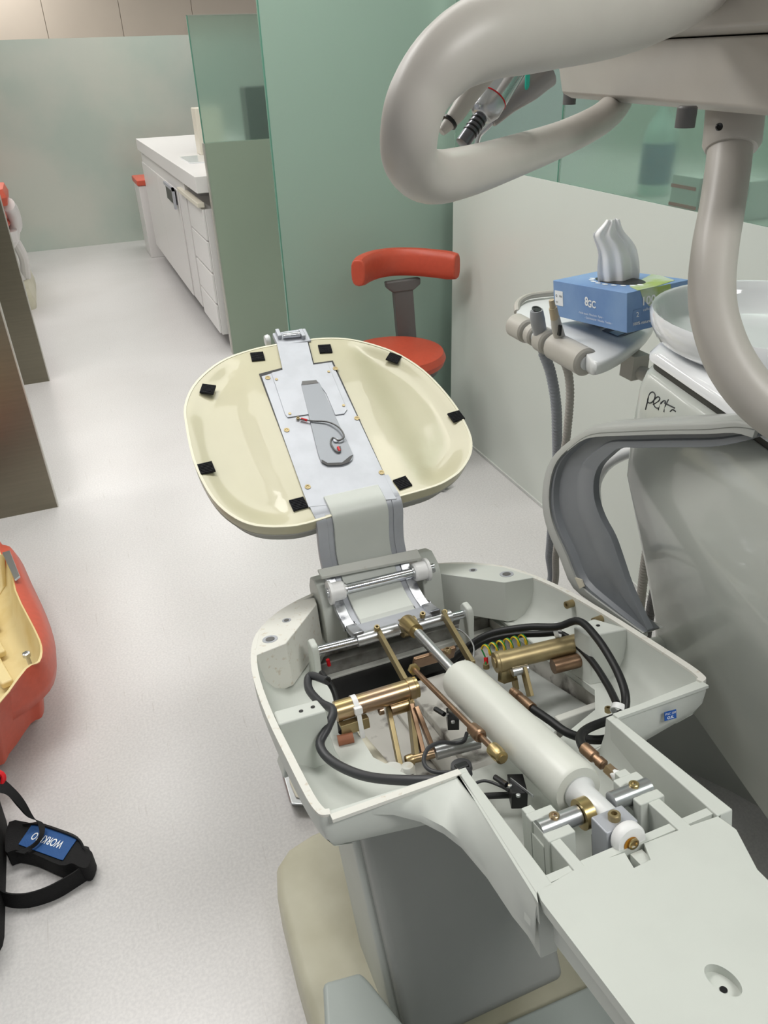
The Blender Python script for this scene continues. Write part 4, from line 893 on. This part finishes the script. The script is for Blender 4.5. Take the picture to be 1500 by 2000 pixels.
MB().tube([ax(1080, 601, 1, Yh), ax(1084, 622, 1, Yh)], [.0085, .0095], 16).build('collar', tapbeige, s2_)
MB().tube([ax(1077, 586, 1, Yh), ax(1080, 602, 1, Yh)], [.0055, .0065], 16).build('nozzle', tapbeige, s2_)
MB().box(ax(1093, 645, 1, Yh - .012), (.006, .008, .022)).build('slider', blackp, s2_, bevel=.001)
# two more hoses low behind the chair
for i, (pp, r, lb) in enumerate((([(1275, 1020), (1264, 1075), (1255, 1140), (1247, 1220), (1240, 1300)], .014, 'thick smooth grey-brown hose hanging beside the water unit, behind the armrest foot'), ([(1300, 1060), (1283, 1130), (1271, 1190), (1262, 1250), (1255, 1310)], .015, 'dark grey corrugated hose tight against the water unit'))):
    Yq = 1.28 + .04 * i
    P_ = [ax(x, y, 1, Yq) for x, y in pp]; P_ = P_ + [V((P_[-1].x - .01, Yq, max(.03, P_[-1].z - .1)))]
    o = chose(P_, r * .9, hosep if i == 0 else dgrey, 'hose', None, None); tag(o, lb, 'hose')

# ============================================================ DOCTOR'S TRAY overhead
dt = thing('instrument_tray', (.75, .85, 1.42), 'large warm grey overhead instrument tray with thick looped handle at the top right', 'instrument tray')
hp = [((1560, -330), 1.0, .075), ((1450, -190), .92, .068), ((1350, -80), .84, .060), ((1230, -8), .74, .048), ((1080, 40), .64, .036), ((960, 68), .58, .030), ((880, 110), .56, .0255), ((822, 180), .56, .0225), ((800, 255), .57, .0218), ((803, 315), .60, .0215), ((840, 345), .64, .0215), ((905, 337), .69, .0215), ((1000, 307), .82, .0215), ((1100, 270), 1.0, .0215), ((1168, 236), 1.15, .0225), ((1200, 208), 1.26, .0235), ((1215, 180), 1.32, .0235)]
P = [pd(*a, b) for a, b, c in hp]; R = [c for a, b, c in hp]
MB().tube(P, R, 28, 6).build('handle', armw, dt, ang=180)
ZB = 1.425
pa_, pb2 = ax(1085, 190, 2, ZB), ax(1500, 228, 2, ZB)
dirp = (pb2 - pa_).normalized(); pr_ = V((-dirp.y, dirp.x, 0)); pr_ = pr_ if pr_.x > 0 else -pr_
q0 = pa_ + dirp * 0; L_ = (pb2 - pa_).length + .06
def fpoly(dl, dr, z, r=.05):   # dl widens to the left of the edge, rounded far-left corner
    a = q0 - pr_ * dl - dirp * dl * .6; b = q0 + dirp * L_ - pr_ * dl; c = q0 + dirp * L_ + pr_ * (.36 + dr); d = q0 + pr_ * (.36 + dr) - dirp * dl * .6
    P_ = [a + (d - a).normalized() * r, a + (d - a).normalized() * r * .3 + (b - a).normalized() * r * .3, a + (b - a).normalized() * r, b, c, d]
    return [V((p.x, p.y, z)) for p in P_]
MB().loft([fpoly(-.01, 0, ZB, .04), fpoly(.004, 0, ZB + .008, .04), fpoly(.010, 0, ZB + .03, .045), fpoly(.022, 0, ZB + .081, .05)]).build('pan', armw, dt, bevel=.004, seg=3, ang=50)
MB().loft([fpoly(.018, 0, ZB + .0825, .05), fpoly(.045, 0, ZB + .090, .07), fpoly(.055, 0, ZB + .11, .08), fpoly(.055, 0, ZB + .18, .08), fpoly(.02, 0, ZB + .21, .06)]).build('top_cover', armw, dt, bevel=.004, seg=3, ang=50)
for x, y in ((1125, 188), (1363, 226)): MB().lathe([(.012, 0), (.012, .022), (.010, .024)], ax(x, y, 2, ZB) + V((0, .02, -.014)), (0, 0, 1), 16).build('knob', dgrey, dt)
# post
pp = [((1434, 200), 1.05), ((1425, 300), 1.05), ((1411, 400), 1.04), ((1397, 480), 1.03), ((1390, 560), 1.02), ((1398, 630), 1.01), ((1428, 710), 1.0), ((1482, 780), .99), ((1560, 835), .98), ((1680, 880), .97)]
t0 = pd(*pp[0][0], pp[0][1])
post = MB().tube([pd(*a, b) for a, b in pp], [.029, .0295, .0295, .030, .030, .030, .031, .031, .031, .031], 28, 6).build('post', armw, dt, ang=180)
c0, c1 = pd(1437, 205, 1.05), pd(1428, 292, 1.05); dpp = (c1 - c0).normalized()
MB().lathe([(.028, 0), (.0385, .0), (.038, (c1 - c0).length - .008), (.0335, (c1 - c0).length), (.028, (c1 - c0).length)], c0, dpp, 32).build('collar', armw, post)
pS = pd(1403, 248, 1.05 - .040); MB().lathe([(.0048, 0), (.0048, .003), (.002, .001)], pS, (-.1, -1, .2), 12).build('set_screw', blackp, post)
# instruments hanging under the tray
ins1 = thing('handpiece_motor', pd(985, 150, .80), 'chrome handpiece motor with black ringed nose hanging under the tray handle', 'handpiece')
m0, m1, m2, m3, m4 = pd(1000, 128, .80), pd(961, 192, .80), pd(945, 220, .80), pd(930, 240, .80), pd(902, 282, .80)
MB().lathe([(.0165, 0), (.0165, (m1 - m0).length)], m0, m1 - m0).build('barrel', chrome, ins1)
MB().lathe([(.0168, 0), (.0168, .0012)], m1, m1 - m0).build('red_ring', red, ins1)
MB().lathe([(.0163, 0.0012), (.0163, .012), (.012, (m2 - m1).length + .004), (.009, (m2 - m1).length + .006)], m1, m1 - m0).build('collar', satin, ins1)
MB().lathe([(.0075, 0), (.0075, (m4 - m2).length * .98), (.004, (m4 - m2).length)], m2, m4 - m2).build('nose', mat('gunmetal', (110, 110, 116), .3, metal=.8), ins1)
for k in (.009, .014, .019, .024): MB().lathe([(.0076, 0), (.0082, .0005), (.0082, .0018), (.0076, .0022)], m2 + (m4 - m2).normalized() * k, m4 - m2).build('o_ring', blackp, ins1)
MB().lathe([(.003, 0), (.003, .002), (.0, .003)], pd(935, 206, .782), (-1, -.6, .1), 12).build('ball_catch', chrome, ins1)
ins2 = thing('air_water_syringe', pd(1010, 200, .84), 'grey air water syringe with thin bent nozzle and teal marker under the tray', 'syringe')
MB().tube([pd(1062, 140, .84), pd(1030, 172, .84), pd(995, 205, .84), pd(962, 240, .84)], [.0185, .015, .009, .0045], 20).build('handle', mat('syringe_grey', (150, 146, 144), .35, metal=.4), ins2)
MB().tube([pd(964, 236, .84), pd(948, 252, .84), pd(936, 265, .84), pd(931, 282, .84)], .0028, 10).build('nozzle', chrome, ins2)
MB().box(pd(1030, 156, .822), (.006, .004, .020), V((.7, .2, .2)), V((0, 1, .3))).build('marker', teal, ins2, bevel=.001)
ins3 = thing('scaler_handpiece', pd(905, 200, .74), 'slim warm grey scaler handpiece with black ring behind the looped handle', 'handpiece')
MB().tube([pd(955, 135, .74), pd(920, 180, .74), pd(890, 225, .74), pd(862, 258, .74)], [.0105, .0095, .008, .004], 18).build('handle', armw, ins3)
e0 = pd(880, 236, .74); MB().lathe([(.0078, 0), (.0083, .0003), (.0083, .003), (.0072, .0034)], e0, pd(862, 258, .74) - e0).build('ring', blackp, ins3)

# ============================================================ ORANGE SEAT SHELL (left edge)
zo = .24
sil = [(-40, 1050), (8, 1068), (38, 1090), (62, 1140), (92, 1205), (109, 1265), (104, 1318), (70, 1358), (0, 1404), (-60, 1436)]
inn = [(-40, 1070), (3, 1082), (18, 1080), (32, 1152), (68, 1225), (83, 1262), (78, 1292), (52, 1306), (0, 1372), (-60, 1410)]
so = [ax(x, y, 2, .17) for x, y in sil]; si = [ax(x, y, 2, .245) for x, y in inn]
def ext(L): return L + [V((-.9, L[-1].y + .03, L[0].z)), V((-1.0, (L[0].y + L[-1].y) / 2, L[0].z)), V((-.9, L[0].y - .0, L[0].z))]
so = spline(ext(so), 3, True); si = spline(ext(si), 3, True)
cen = V((-.65, 1.87, 0))
sh = thing('seat_shell', (-.65, 1.87, 0), 'upturned orange vinyl seat cushion with cream plastic inside at the left edge', 'seat cushion')
def sc_(L, k, z): return [V((cen.x - (.22 if k < .7 and z < .11 and len(L) == len(so) and L is so else 0) + (p.x - cen.x) * k, cen.y + (p.y - cen.y) * k, z)) for p in L]
MB().loft([sc_(so, .22, .0), sc_(so, .22, .09), sc_(so, .48, .10), sc_(so, .88, .115), sc_(so, .985, .14), sc_(so, 1.0, .17), [a.lerp(b, .45) + V((0, 0, .022)) for a, b in zip(so, si)], si, sc_(si, .985, .236), sc_(si, .88, .05), sc_(si, .1, .04)], cap=True).build('upholstery', orange, sh, ang=70)
MB().loft([sc_(si, 1.0, .243), sc_(si, .985, .246), sc_(si, .97, .23), sc_(si, .90, .15), sc_(si, .80, .135), sc_(si, .1, .13)], cap=False).build('inner_shell', creamf, sh, ang=60)
MB().prism([ax(x, y, 2, .250) for x, y in ((5, 1082), (20, 1078), (40, 1128), (30, 1136))], (0, 0, .006)).build('metal_tab', satin, sh, bevel=.001)
for k in range(3):
    yb = 1.70 + k * .13; MB().box((-.42 - .02 * k, yb + .12, .155), (.03, .20, .02), V((.95, .3, 0)), V((-.3, .95, 0))).build('shell_rib', creamf, sh, bevel=.006)
pb1 = ax(62, 1302, 2, .20); 
bt_ = MB().cyl(V((pb1.x, pb1.y, .15)), V((pb1.x - .004, pb1.y + .01, .24)), .005, n=12).build('stud', satin, sh)
MB().lathe([(.010, 0), (.010, .010), (.006, .012)], V((pb1.x - .004, pb1.y + .01, .228)), (0, 0, 1), 6).build('nut', satin, bt_)
MB().lathe([(.016, 0), (.016, .003)], V((pb1.x, pb1.y, .158)), (0, 0, 1), 20).build('washer', satin, bt_)

# ============================================================ TOOL BAG (bottom left)
bg = thing('tool_bag', (-.55, 1.35, 0), 'black tool bag with blue lettered shoulder pad on the floor at the left edge', 'tool bag')
MB().loft([rrect(-.625, 1.27, .20, .20, .06, 0, 5), rrect(-.625, 1.27, .205, .205, .06, .10, 5), rrect(-.645, 1.27, .19, .19, .06, .22, 5), rrect(-.645, 1.27, .12, .16, .05, .26, 5)]).build('body', fabric, bg, ang=50)
def zpx(x, y, z): return ax(x, y, 2, z)
MB().ribbon([zpx(-30, 1700, .05), zpx(0, 1738, .05), zpx(40, 1746, .045), zpx(85, 1735, .045), zpx(130, 1712, .045), zpx(158, 1692, .045), zpx(170, 1668, .05), zpx(160, 1652, .055)],
            [zpx(-30, 1730, .002), zpx(0, 1764, .002), zpx(48, 1773, .002), zpx(105, 1758, .002), zpx(150, 1732, .002), zpx(184, 1706, .003), zpx(181, 1680, .004), zpx(172, 1655, .01)], .003).build('strap', fabric, bg)
zp = .05
pad_o = [(18, 1605), (58, 1607), (76, 1606), (120, 1620), (152, 1634), (164, 1655), (180, 1665), (172, 1692), (158, 1694), (140, 1686), (118, 1690), (66, 1668), (30, 1660), (10, 1662)]
po = spline([zpx(x, y, zp) for x, y in pad_o], 3, True)
pdo = MB().loft([[p - V((0, 0, .045)) for p in po], [p - V((0, 0, .006)) for p in po], po]).build('shoulder_pad', fabric, bg, ang=50)
MB().prism([zpx(x, y, zp + .001) for x, y in ((64, 1609), (152, 1638), (140, 1655), (123, 1681), (118, 1680), (36, 1650))], (0, 0, .002)).build('blue_panel', blued, pdo, bevel=.0008)
xa, xb = zpx(122, 1650, zp + .0035), zpx(64, 1631, zp + .0035)
text('WORKPRO', (xa + xb) / 2, xb - xa, zpx(90, 1660, zp) - zpx(94, 1640, zp), .026, ink, pdo, 'pad_lettering', bold=.01, fit=(xb - xa).length)
MB().tube([V(p) for p in (zpx(45, 1610, .054), zpx(75, 1610, .056), zpx(120, 1624, .056), zpx(152, 1638, .056), zpx(163, 1655, .05))], .0025, 8).build('piping', blackp, pdo)
MB().ribbon([zpx(-20, 1500, .16), zpx(20, 1532, .15), zpx(44, 1560, .12), zpx(62, 1590, .09), zpx(74, 1610, .075), zpx(76, 1632, .07), zpx(60, 1652, .065), zpx(30, 1664, .06)],
            [zpx(-20, 1545, .15), zpx(12, 1552, .14), zpx(36, 1576, .12), zpx(55, 1596, .09), zpx(84, 1608, .072), zpx(86, 1630, .066), zpx(72, 1650, .06), zpx(48, 1668, .06)], .004).build('strap', fabric, bg)
MB().tube([zpx(-30, 1500, .17), zpx(4, 1512, .165), zpx(6, 1530, .15)], .006, 8).build('red_tag', red, bg)

# ---- unseen ceiling fixtures for the lamps, some added only as fill
dif = mat('lamp_diffuser', (255, 252, 245), .5, emis=1.2)
LN = ['white ceiling light panel above the tool bag and orange cushion', 'white ceiling light panel above the aisle beside the nearest steel panel', 'white ceiling light panel above the aisle beside the far dental chair', 'white ceiling light panel above the mobile drawer cabinet', 'white ceiling light panel above the far end of the counter', 'added unseen light panel brightening the shelf behind the right glass', 'white ceiling light panel above the cream backrest', 'added unseen light panel brightening the floor beside the foot plate', 'white ceiling light panel above the floor left of the steel panels', 'added unseen light panel brightening the beige back wall']
for i, (x, y, e) in enumerate(LAMPS):
    L_ = thing('unseen_ceiling_light', (x, y, 2.8), LN[i], 'ceiling light', 'ceiling light panels')
    MB().aabb(x - .6, x + .6, y - .3, y + .3, 2.755, 2.80).build('frame', cabw, L_)
    MB().aabb(x - .575, x + .575, y - .275, y + .275, 2.745, 2.755).build('diffuser', dif, L_)
